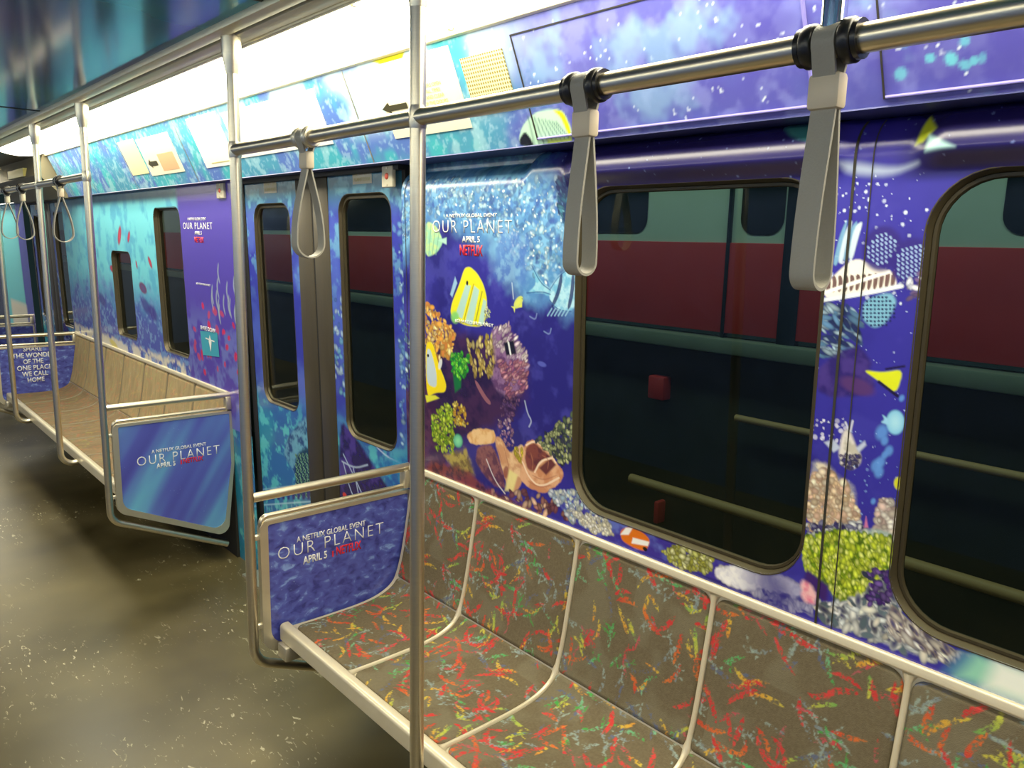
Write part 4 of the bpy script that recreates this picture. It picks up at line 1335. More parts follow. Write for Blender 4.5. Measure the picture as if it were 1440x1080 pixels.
# cards in the cove
e = empty('advert_card', (1.35, 1.75, 2.0)); tag(e, 'cream card with rows of small ochre print right of the bare pole', 'card')
slab('sheet', 1.755, 2.135, 0.03, 0.246, 0.002, M['card'], e)
for k, (sp, w_) in enumerate(((0.120, 0.10), (0.136, 0.09), (0.152, 0.10), (0.168, 0.11))):
    ad_text(['DOORS OPEN', 'AT ALL TIMES', 'STAND CLEAR', 'OF THE DOORS'][k], 1.93, sp, w_, 0.010, M['yellow_text'], e)
ad_text('ASSISTANCE IN EMERGENCY', 1.955, 0.196, 0.19, 0.014, M['yellow_text'], e)
(ya, sa), (yb, sb) = on_ad(540, 153), on_ad(573, 146)
bm = bmesh.new()
ar = [(0, 0.5), (0.30, 0), (0.33, 0.28), (1, 0.28), (1, 0.76), (0.33, 0.76), (0.36, 1.0)]
L_, H_ = 0.135, 0.034
bm.faces.new([bm.verts.new(ad_point(2.15 - u * L_, 0.138 + v_ * H_, 0.0045)) for u, v_ in ar])
build('arrow', bm, M['dark_text'], e)
e = empty('advert_card', (1.35, 2.5, 2.0)); tag(e, 'large white card over the doorway between the two poles', 'card')
slab('sheet', 2.515, 3.31, 0.045, 0.232, 0.002, pbr('white_card', (0.85, 0.84, 0.78), 0.4), e)
slab('ruled_line', 2.60, 2.86, 0.196, 0.1985, 0.001, M['yellow_text'], e, 0.003)
slab('ruled_line', 2.86, 2.8625, 0.196, 0.222, 0.001, M['yellow_text'], e, 0.003)
e = empty('advert_card', (1.35, 3.4, 2.0)); tag(e, 'white card with one printed line left of the near panel pole', 'card')
slab('sheet', 3.36, 3.70, 0.03, 0.252, 0.002, pbr('white_card', (0.85, 0.84, 0.78), 0.4), e)
slab('ruled_line', 3.40, 3.62, 0.232, 0.236, 0.001, M['yellow_text'], e, 0.003)
e = empty('route_map', (1.35, 4.0, 2.0)); tag(e, 'cream route map card with an orange patch and small dark arrow above the far bench', 'map')
slab('sheet', 3.985, 4.47, 0.06, 0.252, 0.002, M['card'], e)
slab('patch', 4.03, 4.26, 0.150, 0.235, 0.001, pbr('salmon_print', (0.72, 0.42, 0.24), 0.4), e, 0.003)
bm = bmesh.new()
bm.faces.new([bm.verts.new(ad_point(4.44 - u * 0.14, 0.165 + v_ * 0.05, 0.0045)) for u, v_ in ar])
build('arrow', bm, M['dark_text'], e)
e = empty('advert_card', (1.35, 4.5, 2.0)); tag(e, 'pale yellow card left of the route map', 'card')
slab('sheet', 4.50, 4.78, 0.05, 0.235, 0.002, pbr('yellow_card', (0.80, 0.76, 0.44), 0.4), e)
# joint strips between cove panels
bm = bmesh.new()
for y in (2.302, 3.87, 4.80, 5.65, 6.25):
    p = [ad_point(y, 0.02, 0.001), ad_point(y + 0.006, 0.02, 0.001), ad_point(y + 0.006, AD_L, 0.001), ad_point(y, AD_L, 0.001)]
    bm.faces.new([bm.verts.new(q) for q in p])
build('panel_joint', bm, M['steel_dull'], cove)
e = empty('lit_sign', (1.35, 7.3, 2.0)); tag(e, 'small yellow lettered sign on the dull bulkhead at far left', 'sign')
box('sign_plate', 1.235, 1.262, 6.9, 7.5, 2.06, 2.12, pbr('yellow_sign', (0.75, 0.68, 0.2), 0.4), e)

# ---- sliding door


def sliding_door(name, dy, res, label):
    root = empty(name, (1.52, 2.90 + dy, 0.0))
    tag(root, label, 'door', kind='structure')
    D = 0.022
    lv = [('leaf', 2.902, 3.548, (3.105, 3.455, 0.905, 1.800), 'printed left door leaf'), ('leaf', 2.255, 2.898, (2.335, 2.695, 0.892, 1.820), 'printed right door leaf')]
    for nm, a0, a1, (h0, h1, k0, k1), lb in lv:
        cv = Canvas(a0, a1, 0.015, 1.893, res)
        paint_doors(cv)
        ca, cb = (cv.A[:-1, :-1] + cv.A[1:, 1:]) / 2, (cv.B[:-1, :-1] + cv.B[1:, 1:]) / 2
        keep = rr_inside(ca, cb, h0, h1, k0, k1, 0.07) > 0
        curve = 0.018 * ((np.clip(0.95 - cv.B, 0, 1)) ** 2)
        lf = grid_mesh(nm, wall_x(cv.B) + D + curve * 0, cv.A + dy, cv.B, M['art'], root, cv.rgb, keep)
        lf['label'] = lb
        window_set(lf, 'window_frame', 'pane', h0 + dy, h1 + dy, k0, k1, 0.07, 0.02, 0.016, 0.004, D)
    for nm, a0, a1 in (('seal', 2.772, 2.893), ('seal', 2.907, 3.035)):
        prism(nm, [(wall_x(0.0) - 0.004 + D, 0.012), (wall_x(1.893) - 0.004 + D, 1.893), (wall_x(1.893) + 0.02 + D, 1.893), (wall_x(0) + 0.02 + D, 0.012)], 'y', a0 + dy, a1 + dy, M['seal'], root, 0.003)
    prism('gap', [(wall_x(0.0) + D - 0.001, 0.012), (wall_x(1.893) + D - 0.001, 1.893), (wall_x(1.893) + 0.03 + D, 1.893), (wall_x(0) + 0.03 + D, 0.012)], 'y', 2.893 + dy, 2.907 + dy, M['rubber'], root)
    prism('edge_gap', [(wall_x(0.0) + D - 0.004, 0.0), (wall_x(1.9) + D - 0.004, 1.9), (wall_x(1.9) + 0.04 + D, 1.9), (wall_x(0) + 0.04 + D, 0.0)], 'y', 3.543 + dy, 3.588 + dy, M['rubber'], root)
    prism('edge_gap', [(wall_x(0.0) + D - 0.004, 0.0), (wall_x(1.9) + D - 0.004, 1.9), (wall_x(1.9) + 0.04 + D, 1.9), (wall_x(0) + 0.04 + D, 0.0)], 'y', 2.238 + dy, 2.258 + dy, M['rubber'], root)
    # warning stickers on the heads of the leaves
    for (p0, p1, p2, nm) in (((489, 257), (516, 261), (489, 244), 'sticker'), ((365, 270), (383, 271), (364, 257), 'sticker')):
        (y0, z0), (y1, _), (_, z1) = on_wall(*p0), on_wall(*p1), on_wall(*p2)
        y0, y1 = y0 + dy, y1 + dy
        bm = bmesh.new()
        bm.faces.new([bm.verts.new((wall_x(z) + D - 0.0015, y, z)) for y, z in ((y0, z0 - 0.005), (y1, z0 - 0.005), (y1, z1), (y0, z1))])
        st = build(nm, bm, M['box'], root)
        if dy == 0:
            for k, s in enumerate(('DO NOT LEAN', 'AGAINST DOOR')):
                text('lettering', s, (wall_x(z0) + D - 0.0022, y0 - 0.008, z0 + 0.026 - 0.022 * k), (0, -1, 0), (-W_TILT, 0, 1), abs(y0 - y1) - 0.018, 0.013, M['yellow_text'], root)
    return root


sliding_door('door_1', 0.0, 0.004, 'pair of printed sliding doors with dark narrow windows left of the bare pole')
sliding_door('door_2', 4.67, 0.02, 'dark sliding doors far away past the far bench')
box('trim_9', 1.47, 1.56, 2.24, 3.60, 1.888, 1.93, M['rubber'])['kind'] = 'structure'
box('trim_10', 1.47, 1.56, 6.91, 8.46, 1.888, 1.93, M['rubber'])['kind'] = 'structure'

# door indicator boxes
for (p0, p1, zz, lb) in (((541, 262), (556, 262), (0, 0), 'small beige indicator box with a red lamp right of the doorway'), ((308, 276), (318, 276), (0, 0), 'small beige indicator box with a red lamp left of the doorway')):
    (y0, z0), (y1, _) = on_wall(*p0), on_wall(*p1)
    e = empty('door_indicator', (1.475, (y0 + y1) / 2, z0)); tag(e, lb, 'indicator box', 'door indicators')
    z0 = 1.832; z1 = 1.902
    box('housing', wall_x(1.87) - 0.012, wall_x(1.87) + 0.004, y1, y0, z0, z1, M['box'], e, 0.004)
    yc = (y0 + y1) / 2
    bm = bmesh.new()
    bmesh.ops.create_uvsphere(bm, u_segments=14, v_segments=8, radius=0.011)
    bmesh.ops.scale(bm, vec=(0.5, 1, 1), verts=bm.verts[:])
    bmesh.ops.translate(bm, vec=(wall_x(1.87) - 0.012, yc, 1.868), verts=bm.verts[:])
    build('lamp', bm, pbr('red_lamp', (0.75, 0.12, 0.08), 0.2), e, True)
    for dz in (0.007, 0.063):
        box('screw', wall_x(1.87) - 0.014, wall_x(1.87) - 0.011, yc - 0.004, yc + 0.004, z0 + dz - 0.003, z0 + dz + 0.003, M['steel_dull'], e)

# teal warning label on the purple poster column
c = [on_wall(282, 465), on_wall(306, 468), on_wall(309, 502), on_wall(286, 499)]
bm = bmesh.new()
bm.faces.new([bm.verts.new((wall_x(z) - 0.002, y, z)) for y, z in c])
e = build('warning_label', bm, M['teal'])
tag(e, 'square teal label with a white diver shape on the purple poster column', 'label')
(y0, z0), (y1, z1) = on_wall(290, 494), on_wall(303, 470)
bm = bmesh.new()
ym = (y0 + y1) / 2
for seg in ([(ym, z1 - 0.01), (ym + 0.02, z0 + 0.06), (ym, z0 + 0.005), (ym - 0.02, z0 + 0.06)], [(ym + 0.06, z0 + 0.075), (ym + 0.06, z0 + 0.068), (ym - 0.06, z0 + 0.062), (ym - 0.06, z0 + 0.069)]):
    bm.faces.new([bm.verts.new((wall_x(z) - 0.003, y, z)) for y, z in seg])
build('symbol', bm, M['white_text'], e)
text('lettering', 'SHARE OCEAN', (wall_x(1.2) - 0.003, on_wall(283, 462)[0], on_wall(283, 462)[1] - 0.004), (0, -1, 0), (0, 0, 1), 0.2, 0.022, M['white_text'], e, thin=0.02)

# ---- the aisle side and the ends, only seen as reflections and in the light they send back
bm = bmesh.new()
add_box(bm, mirror(1.56), mirror(1.50), Y_BACK, Y_END, 0, 1.92)
wl = build('wall_left', bm, pbr('blue_print_left', (0.12, 0.18, 0.42), 0.3, noise=0.5, scale=6))
tag(wl, 'blue printed wall on the aisle side behind the viewer', 'wall', kind='structure')
cl = prism('wall_left_cove', [(mirror(AD_T[0]), AD_T[1]), (mirror(AD_B[0]), AD_B[1]), (mirror(1.56), 1.90), (mirror(1.56), 2.235), (mirror(1.29), 2.235)], 'y', Y_BACK, Y_END, pbr('blue_cove_left', (0.2, 0.35, 0.6), 0.3))
tag(cl, 'sloping blue panel on the aisle side behind the viewer', 'wall panel', kind='structure')
wb = box('wall_back', mirror(1.56), 1.56, Y_BACK - 0.05, Y_BACK, 0, 2.25, pbr('end_wall', (0.25, 0.25, 0.35), 0.5))
tag(wb, 'end wall behind the viewer', 'wall', kind='structure')
wfr = box('wall_front', mirror(1.56), 1.56, Y_END, Y_END + 0.05, 0, 2.25, pbr('far_end_wall', (0.18, 0.22, 0.35), 0.5))
tag(wfr, 'far end wall of the car', 'wall', kind='structure')

# ------------------------------------------------------------------ benches
PROF = [(1.034, 0.430), (1.06, 0.4305), (1.12, 0.4295), (1.20, 0.430), (1.28, 0.432), (1.345, 0.440), (1.392, 0.456), (1.420, 0.476), (1.433, 0.498),
        (1.444, 0.530), (1.456, 0.575), (1.470, 0.650), (1.483, 0.73), (1.494, 0.80), (1.502, 0.865)]


def resample(P, n):
    P = np.array(P)
    # Catmull-Rom then equal arc length
    out = []
    for i in range(len(P) - 1):
        p0, p1, p2, p3 = P[max(i - 1, 0)], P[i], P[i + 1], P[min(i + 2, len(P) - 1)]
        for t in np.linspace(0, 1, 20, endpoint=False):
            out.append(0.5 * ((2 * p1) + (-p0 + p2) * t + (2 * p0 - 5 * p1 + 4 * p2 - p3) * t * t + (-p0 + 3 * p1 - 3 * p2 + p3) * t ** 3))
    out.append(P[-1])
    out = np.array(out)
    s = np.concatenate([[0], np.cumsum(np.hypot(*np.diff(out, axis=0).T))])
    u = np.linspace(0, s[-1], n)
    return np.stack([np.interp(u, s, out[:, 0]), np.interp(u, s, out[:, 1])], -1), u


PF, PS = resample(PROF, 400)
S_TOT = PS[-1]
S_CREASE = PS[np.argmin(np.hypot(PF[:, 0] - 1.431, PF[:, 1] - 0.494))]


def prof_at(s):
    x, z = np.interp(s, PS, PF[:, 0]), np.interp(s, PS, PF[:, 1])
    e = 0.002
    dx = np.interp(s + e, PS, PF[:, 0]) - np.interp(s - e, PS, PF[:, 0])
    dz = np.interp(s + e, PS, PF[:, 1]) - np.interp(s - e, PS, PF[:, 1])
    l = np.hypot(dx, dz)
    return x, z, -dz / l, dx / l


CARPET = paint_carpet()


def carpet_at(u, v):
    n = CARPET.rgb.shape[0] - 1
    i = np.floor(u / CARPET.res).astype(int) % n
    j = np.floor(v / CARPET.res).astype(int) % n
    return CARPET.rgb[i, j]


def pad(name, y0, y1, s0, s1, r0, r1, parent, res, seed, worn=False):
    """cushion panel with rounded corners: radius r0 at the s0 end, r1 at the s1 end"""
    nu, nv = max(8, int((y1 - y0) / res)), max(8, int((s1 - s0) / res))
    a = np.linspace(-1, 1, nu + 1)
    sv = np.linspace(s0, s1, nv + 1)
    hw = np.full(nv + 1, (y1 - y0) / 2)
    for (d, r) in ((sv - s0, r0), (s1 - sv, r1)):
        k = d < r
        hw[k] -= r - np.sqrt(np.maximum(r * r - (r - d[k]) ** 2, 0))
    A_, S_ = np.meshgrid(a, sv, indexing='ij')
    HW = np.broadcast_to(hw, A_.shape)
    Yc = (y0 + y1) / 2 - A_ * HW
    edge = np.minimum(np.minimum((1 - np.abs(A_)) * HW, S_ - s0), s1 - S_)
    h = 0.0005 + 0.0065 * np.sqrt(np.clip(edge / 0.010, 0, 1))
    x, z, nx, nz = prof_at(S_)
    R = np.random.RandomState(seed)
    ou, ov = R.rand(2) * 0.88
    col = carpet_at(Yc + ou + 10, S_ + ov + 10)
    if worn:  # far carpet paled to tan for its blur and bright exposure
        col = col * 0.30 + srgb((186, 164, 122) if s0 > S_CREASE else (142, 120, 92)) * 0.70 * (0.75 + 0.5 * fbm(Yc * 4, S_, 0.08, 3, seed)[..., None])
    return grid_mesh(name, x + nx * h, Yc, z + nz * h, M['carpet'], parent, col)


def make_bench(bounds, label, res, seed, worn=False):
    y_hi, y_lo = bounds[0], bounds[-1]
    root = empty('bench', (1.25, (y_hi + y_lo) / 2, 0.40))
    tag(root, label, 'bench', 'long side benches')
    # moulded shell
    ss = np.linspace(0, S_TOT, 60)
    x, z, nx, nz = prof_at(ss)
    top = [(a - p * 0.001, b - q * 0.001) for a, b, p, q in zip(x, z, nx, nz)]
    bot = [(a - p * 0.022, b - q * 0.022) for a, b, p, q in zip(x, z, nx, nz)]
    prism('shell', top + bot[::-1], 'y', y_lo - 0.012, y_hi + 0.010, M['shell'], root)
    # front and top rails, joined to the dividers by little webs
    prism('front_rail', round_poly([(1.000, 0.392), (1.036, 0.392), (1.036, 0.437), (1.028, 0.447), (1.000, 0.447)], [0.004, 0.004, 0.004, 0.006, 0.012], 4), 'y', y_lo - 0.012, y_hi + 0.012, M['shell'], root)
    prism('top_rail', round_poly([(1.490, 0.866), (1.512, 0.866), (1.512, 0.888), (1.494, 0.888)], 0.005, 4), 'y', y_lo - 0.012, y_hi + 0.012, M['shell'], root)
    for i, y in enumerate(bounds[1:-1]):
        bm = bmesh.new()
        sv = np.linspace(0.002, S_TOT - 0.002, 50)
        x, z, nx, nz = prof_at(sv)
        rows = []
        for k in range(len(sv)):
            fl_ = 0.0065 + 0.012 * max(0, 1 - sv[k] / 0.016) ** 2 + 0.012 * max(0, 1 - (S_TOT - sv[k]) / 0.016) ** 2 + 0.006 * max(0, 1 - abs(sv[k] - S_CREASE) / 0.02)
            row = []
            for (dy, h) in ((-fl_, 0.0), (-fl_ * 0.7, 0.007), (0, 0.0095), (fl_ * 0.7, 0.007), (fl_, 0.0)):
                row.append(bm.verts.new((x[k] + nx[k] * h, y + dy, z[k] + nz[k] * h)))
            rows.append(row)
        for a, b_ in zip(rows, rows[1:]):
            for j in range(4):
                bm.faces.new((a[j], a[j + 1], b_[j + 1], b_[j]))
        build('divider', bm, M['tan_shell'] if worn else M['shell'], root, True)
    for i, (ya, yb) in enumerate(zip(bounds, bounds[1:])):
        g = 0.0075
        pad('seat_cushion', yb + g, ya - g, 0.006, S_CREASE - 0.002, 0.03, 0.012, root, res, seed + 3 * i, worn)
        pad('backrest_cushion', yb + g, ya - g, S_CREASE + 0.002, S_TOT - 0.004, 0.012, 0.03, root, res, seed + 3 * i + 1, worn)
    box('end_bracket', 0.985, 1.04, y_hi - 0.055, y_hi + 0.004, 0.345, 0.393, M['steel_dull'], root, 0.006)
    for y in np.linspace(y_lo + 0.3, y_hi - 0.3, 3):
        prism('support', [(1.04, 0.39), (1.50, 0.41), (1.513, 0.12), (1.46, 0.12)], 'y', y - 0.02, y + 0.02, M['groove'], root)
    return root


NEAR = [2.198, 1.838, 1.398, 0.958, 0.518, 0.078, -0.362]
make_bench(NEAR, 'near bench of patterned carpet seats along the right wall under the large windows', 0.0024, 10)
FARB = list(np.linspace(6.884, 3.856, 8))
make_bench(FARB, 'far bench of tan carpet seats beyond the doorway', 0.007, 60, True)

# ------------------------------------------------------------------ rails, poles, straps, panels
XP, ZR, R_P = 0.9217, 1.898, 0.0158


def hand_rail(y0, y1, label):
    e = empty('overhead_rail', (XP, y0, ZR))
    tag(e, label, 'grab rail', 'overhead grab rails')
    tube('bar', [(XP, y0, ZR), (XP, y1, ZR)], 0.0165, M['steel_rail'], e, 24)
    return e


hand_rail(-1.2, 2.232, 'overhead steel grab rail above the near bench, reaching the right edge')
hr = hand_rail(3.83, 6.91, 'overhead steel grab rail above the far bench')


def grab_pole(y, label, kind, zfoot=0.385):
    e = empty('grab_pole', (XP, y, 0.38))
    tag(e, label, 'pole', 'vertical grab poles along the bench fronts')
    if kind == 'panel':
        path = [(XP, y, 2.20), (XP, y, 1.0)] + bend((XP, y, 1.0), (XP, y, 0.335), (1.462, y, 0.092), 0.075, 9) + [(1.462, y, 0.092)]
    else:
        path = [(XP, y, 2.20), (XP, y, 1.0)] + bend((XP, y, 1.0), (XP, y, zfoot), (1.10, y, zfoot + 0.012), 0.062, 9) + [(1.10, y, zfoot + 0.012)]
    tube('shaft', path, R_P, M['steel'], e, 20)
    tube('collar', [(XP, y, 2.205), (XP, y, 2.155), (XP, y, 2.135), (XP, y, 2.10)], 0.02, M['steel'], e, 20, [0.027, 0.026, 0.023, 0.0166])
    tube('rail_joint', [(XP, y, ZR - 0.022), (XP, y, ZR - 0.012), (XP, y, ZR + 0.012), (XP, y, ZR + 0.022)], 0.0175, M['steel'], e, 20, [0.0162, 0.0182, 0.0182, 0.0162])
    return e


grab_pole(1.334, 'tall bare steel pole in front of the near bench', 'free')
grab_pole(2.232, 'steel pole carrying the nearest printed panel', 'panel')
grab_pole(3.830, 'steel pole carrying the panel across the doorway', 'panel')
grab_pole(4.781, 'steel pole in front of the far bench, just left of the doorway panel', 'free')
grab_pole(6.05, 'steel pole in front of the far bench, close to the left edge', 'free')
# hanger that holds the rail up to the ceiling
e = empty('rail_hanger', (XP, 0.487, ZR)); tag(e, 'polished hanger post holding the rail above the right-hand strap', 'post')
tube('post', [(XP, 0.487, ZR + 0.01), (XP, 0.487, 2.20)], 0.0145, pbr('polished_steel', (0.85, 0.84, 0.82), 0.05, 1.0), e, 20)


def hand_strap(y, label, gap=0.026, dark=True, tilt=0.0, bottom=1.612):
    e = empty('hand_strap', (XP, y, ZR))
    tag(e, label, 'hand strap', 'hanging hand straps')
    cm = M['black'] if dark else M['steel_dull']
    for s in (-1, 1):
        c = tube('collar', [(XP, y + s * 0.0155, ZR), (XP, y + s * 0.0185, ZR), (XP, y + s * 0.029, ZR), (XP, y + s * 0.0315, ZR)], 0.02, cm, e, 24, [0.0225, 0.0255, 0.0255, 0.0225])
        tube('clip', [(XP, y + s * 0.032, ZR), (XP, y + s * 0.038, ZR)], 0.0225, M['black'] if dark else M['steel_dull'], c, 20)
    # loop over the rail and down to the block
    path = []
    r = 0.0205
    for k in range(17):
        t = math.pi * (1.18 - 1.36 * k / 16)
        path.append((XP + r * math.cos(t), ZR + r * math.sin(t)))
    path = [(XP - 0.008, ZR - 0.042)] + path + [(XP + 0.008, ZR - 0.042)]
    zt, zb = ZR - 0.070, bottom
    low = []
    n = 26
    H = zt - zb
    R_ = gap
    right = []
    for k in range(n + 1):
        t = k / n
        zz = zt - (H - R_ * 0.95) * t
        w_ = 0.004 + (gap - 0.004) * math.sin(min(1, t * 1.02) * math.pi / 2) ** 1.15
        right.append((w_, zz))
    zc_ = right[-1][1]
    arc = [(gap * math.cos(a), zc_ - R_ * 0.95 * math.sin(a)) for a in (math.pi * k / 14 for k in range(1, 14))]
    low = [(XP + a, z) for a, z in right] + [(XP + a, z) for a, z in arc] + [(XP - a, z) for a, z in right[::-1]]
    def ribbon(pts, w, th, bm):
        rows = []
        N = len(pts)
        for i in range(N):
            p, q = pts[max(i - 1, 0)], pts[min(i + 1, N - 1)]
            d = Vector((q[0] - p[0], q[1] - p[1])).normalized()
            nx, nz = -d.y * th / 2, d.x * th / 2
            x, z = pts[i]
            rows.append([bm.verts.new((x + s1 * nx, y + s2 * w / 2, z + s1 * nz)) for s1, s2 in ((1, -1), (1, 1), (-1, 1), (-1, -1))])
        for a, b_ in zip(rows, rows[1:]):
            for k in range(4): bm.faces.new((a[k], a[(k + 1) % 4], b_[(k + 1) % 4], b_[k]))
        bm.faces.new(rows[0]); bm.faces.new(rows[-1][::-1])
    bm = bmesh.new()
    ribbon(path, 0.028, 0.004, bm)
    sharp(build('rail_loop', bm, M['strap'], e), 40)
    bm = bmesh.new()
    ribbon(low, 0.031, 0.004, bm)
    sharp(build('hand_loop', bm, M['strap'], e), 40)
    box('block', XP - 0.012, XP + 0.012, y - 0.0205, y + 0.0205, ZR - 0.075, ZR - 0.033, M['block'], e, 0.006)
    return e


hand_strap(0.487, 'grey hand strap with black collar, rightmost, hanging below the hanger post', 0.022)
hand_strap(0.880, 'grey hand strap with black collar hanging left of the large middle window', 0.022)
hand_strap(1.805, 'grey hand strap with metal collar hanging in front of the sliding doors', 0.036, False)
hand_strap(4.32, 'small far hand strap between the two poles of the far bench', 0.042)
hand_strap(5.22, 'far hand strap just left of the second far bench pole', 0.042)
hand_strap(5.68, 'farthest hand strap, at the left edge', 0.042)


def windscreen(y, label, sheet_mat, lines, mirror_text=False):
    e = empty('divider_panel', (1.2, y, 0.09))
    tag(e, label, 'divider panel', 'printed panels at the bench ends')
    base = [(0.950, 0.792), (1.512, 0.792), (1.512, 0.52), (1.466, 0.135), (0.950, 0.372)]
    out = round_poly(base, [0.025, 0.012, 0.10, 0.045, 0.055], 6)
    inn_b = [(0.976, 0.780), (1.496, 0.780), (1.496, 0.52), (1.447, 0.172), (0.976, 0.392)]
    inn = round_poly(inn_b, [0.008, 0.008, 0.10, 0.05, 0.06], 6)
    # frame: ring between the two outlines, 22 mm deep
    bm = bmesh.new()
    n = len(out)
    L4 = []
    for (pts, yy) in ((out, y - 0.011), (inn, y - 0.011), (inn, y + 0.011), (out, y + 0.011)):
        L4.append([bm.verts.new((a, yy, b_)) for a, b_ in pts])
    for i in range(4):
        u, v_ = L4[i], L4[(i + 1) % 4]
        for k in range(n): bm.faces.new((u[k], u[(k + 1) % n], v_[(k + 1) % n], v_[k]))
    sharp(build('frame', bm, M['steel_dull'], e), 30)
    sh = prism('sheet', inn, 'y', y - 0.007, y + 0.007, sheet_mat, e)
    tube('top_rail', [(XP + 0.012, y, 0.873), (1.505, y, 0.873)], 0.0150, M['steel'], e, 18)
    tube('edge_rod', [(0.958, y, 0.772)] + bend((0.958, y, 0.75), (0.958, y, 0.806), (1.3, y, 0.806), 0.02, 6) + [(1.50, y, 0.806)], 0.0085, M['steel'], e, 12)
    for z in (0.735, 0.44):
        box('clip', 0.935, 0.955, y - 0.008, y + 0.008, z, z + 0.017, M['steel_dull'], e, 0.003)
    box('wall_bracket', 1.478, 1.508, y - 0.018, y + 0.018, 0.80, 0.866, M['steel_dull'], e, 0.004)
    for (s, x0, x1, z0, z1, mat, kw) in lines:
        text('lettering', s, (x0, y - 0.0076, z0), (1, 0, 0), (0, 0, 1), x1 - x0, z1 - z0, mat, sh, **kw)
    return e


def lines_from(y, items):
    res = []
    for s, pl, pr, ph, mat, kw in items:
        (x0, z0), (x1, _), (_, z1) = on_y(*pl, y), on_y(*pr, y), on_y(*ph, y)
        res.append((s, x0, x1, z0, z1, mat, kw))
    return res


WT, RT = M['white_text'], M['red_text']
windscreen(2.232, 'nearest printed panel, rippled blue water with white lettering, at the end of the near bench', M['sheet_drops'],
           lines_from(2.225, [('A NETFLIX GLOBAL EVENT', (417, 763), (514, 740), (417, 755), WT, dict(thin=0.015)),
                              ('OUR PLANET', (391, 788), (539, 752), (391, 771), WT, dict(thin=-0.014, space=1.22)),
                              ('APRIL 5', (426, 794), (460, 785), (426, 783), WT, dict(thin=0.03)),
                              ('|', (467, 783), (469, 783), (467, 775), RT, dict(thin=0.0)),
                              ('NETFLIX', (473, 781), (508, 772), (473, 769), RT, dict(thin=0.03))]))
windscreen(3.830, 'printed panel across the doorway, sunlit blue water with white lettering', M['sheet_rays'],
           lines_from(3.823, [('A NETFLIX GLOBAL EVENT', (213, 638), (290, 626), (213, 633), WT, dict(thin=0.015)),
                              ('OUR PLANET', (193, 656), (309, 637), (193, 643), WT, dict(thin=-0.008, space=1.22)),
                              ('APRIL 5', (220, 659), (247, 655), (220, 652), WT, dict(thin=0.03)),
                              ('|', (254, 653), (256, 653), (254, 647), RT, dict(thin=0.0)),
                              ('NETFLIX', (258, 652), (286, 648), (258, 645), RT, dict(thin=0.03))]))
far_lines = [('SHARE', 1.135, 1.262, 0.752, 0.790), ('THE WONDER', 1.060, 1.345, 0.702, 0.740), ('OF THE', 1.130, 1.265, 0.655, 0.692),
             ('ONE PLACE', 1.085, 1.32, 0.606, 0.644), ('WE CALL', 1.115, 1.29, 0.558, 0.596), ('HOME', 1.148, 1.262, 0.512, 0.548)]
windscreen(6.91, 'small far panel with six lines of white words ending the far bench', M['sheet_drops'],
           [(s, x0, x1, z0, z1, WT, dict(thin=0.02)) for s, x0, x1, z0, z1 in far_lines])
grab_pole(6.91, 'steel pole of the far lettered panel, mostly outside the left edge', 'panel')
windscreen(8.52, 'dark distant panel past the second doorway at far left', M['sheet_drops'], [])

# ------------------------------------------------------------------ outside: another train on the next track
XT = 3.15
T = empty('train', (XT, 4, -0.6))
tag(T, 'red and white train standing on the next track outside the windows', 'train')
z_rw = CZ + 0.007 * XT
ty0, ty1 = -3.0, 16.0
m_w = pbr('pale_train_paint', (0.60, 0.70, 0.62), 0.5, noise=0.08, scale=4)
m_r = pbr('red_train_paint', (0.62, 0.045, 0.05), 0.45, noise=0.15, scale=3)
box('upper_side', XT, XT + 0.06, ty0, ty1, z_rw, 2.75, m_w, T)
box('red_side', XT - 0.01, XT + 0.06, ty0, ty1, 1.27, z_rw, m_r, T, 0.004)
box('sill', XT - 0.07, XT + 0.06, ty0, ty1, CZ - 0.153 * XT, CZ - 0.131 * XT, pbr('green_grey_sill', (0.20, 0.24, 0.20), 0.5, noise=0.2, scale=5), T, 0.01)
box('underframe', XT + 0.04, XT + 0.10, ty0, ty1, -0.3, 1.2, pbr('dark_underframe', (0.025, 0.03, 0.022), 0.6, noise=0.5, scale=3), T)
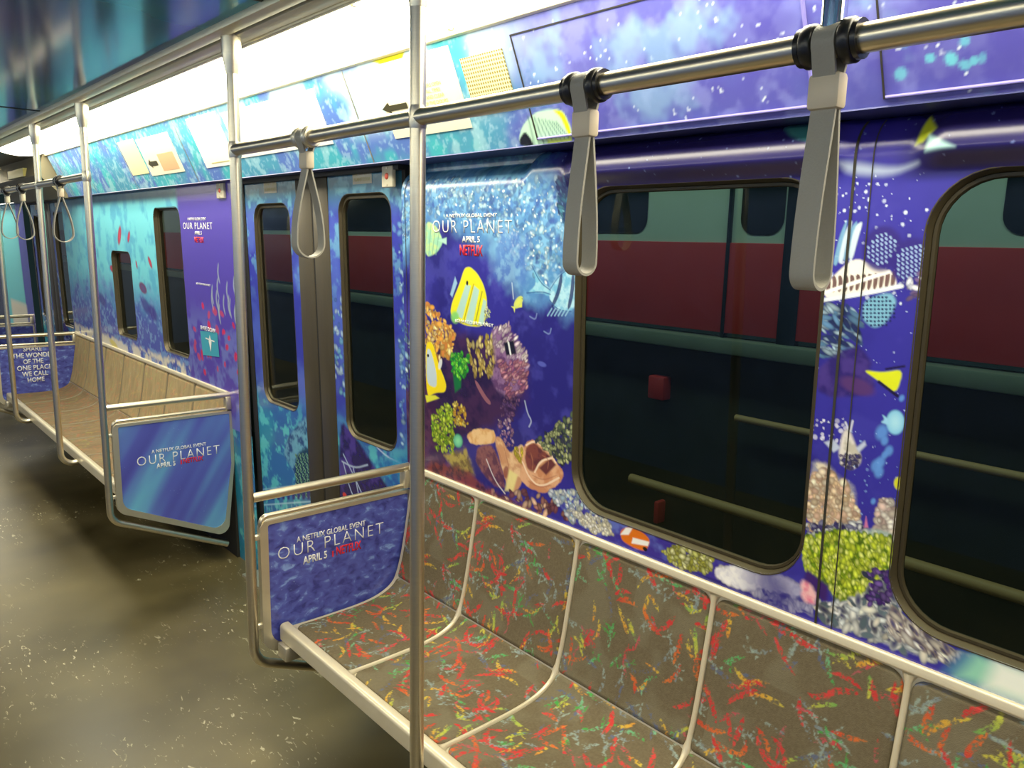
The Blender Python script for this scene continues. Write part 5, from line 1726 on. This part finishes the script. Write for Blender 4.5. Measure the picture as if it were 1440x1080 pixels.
tube('pipe', [(XT - 0.03, ty0, CZ - 0.247 * (XT - 0.03)), (XT - 0.03, 1.95, CZ - 0.247 * (XT - 0.03))], 0.016, pbr('tan_pipe', (0.60, 0.36, 0.17), 0.5), T, 10)
tube('pipe', [(XT - 0.15, ty0, CZ - 0.387 * (XT - 0.15)), (XT - 0.15, 2.45, CZ - 0.387 * (XT - 0.15))], 0.024, pbr('tan_pipe', (0.60, 0.36, 0.17), 0.5), T, 10)
kx = XT / 2.6
mg = pbr('dark_train_glass', (0.012, 0.02, 0.026), 0.12)
for (y0, y1, z0, z1) in ((2.107 * kx, 2.107 * kx + 1.3, CZ + 0.05 * kx, 2.45), (1.49 * kx, 1.665 * kx, CZ + 0.048 * kx, 2.40), (0.0, 0.80 * kx, CZ + 0.055 * kx, 2.42), (4.6, 5.6, 1.72, 2.42), (6.4, 7.4, 1.72, 2.42), (8.2, 9.2, 1.72, 2.42)):
    bm = bmesh.new()
    pts = rr_loop(y0, y1, z0, z1, 0.07, 6)
    a = [bm.verts.new((XT - 0.004, p, q)) for p, q in pts]
    b_ = [bm.verts.new((XT + 0.02, p, q)) for p, q in pts]
    bm.faces.new(a); bm.faces.new(b_[::-1])
    for k in range(len(a)): bm.faces.new((a[k], a[(k + 1) % len(a)], b_[(k + 1) % len(a)], b_[k]))
    w_ = build('train_window', bm, mg, T)
for (y0, y1) in ((1.405 * kx, 1.478 * kx), (1.70 * kx, 1.715 * kx)):
    box('door_gap', XT - 0.014, XT + 0.02, y0, y1, 1.22, 2.7, mg, T)
# red equipment under the train and a brake pipe
for (px, py, dx_, dz_) in ((925, 545, 0.10, 0.06), (925, 720, 0.03, 0.06)):
    d = ray(px, py); t = (XT - 0.0) / d.x
    c = Vector((0, 0, CZ)) + d * t
    box('equipment_box', XT - 0.02, XT + 0.05, c.y - dx_ / 2, c.y + dx_ / 2, c.z - dz_, c.z + dz_, m_r, T, 0.01)
gr = box('ground', 1.7, 6.0, -4, 17, -1.0, -0.95, pbr('dark_track_bed', (0.03, 0.035, 0.025), 0.9, noise=0.5, scale=8))
tag(gr, 'dark track bed outside the car', 'ground', kind='structure')
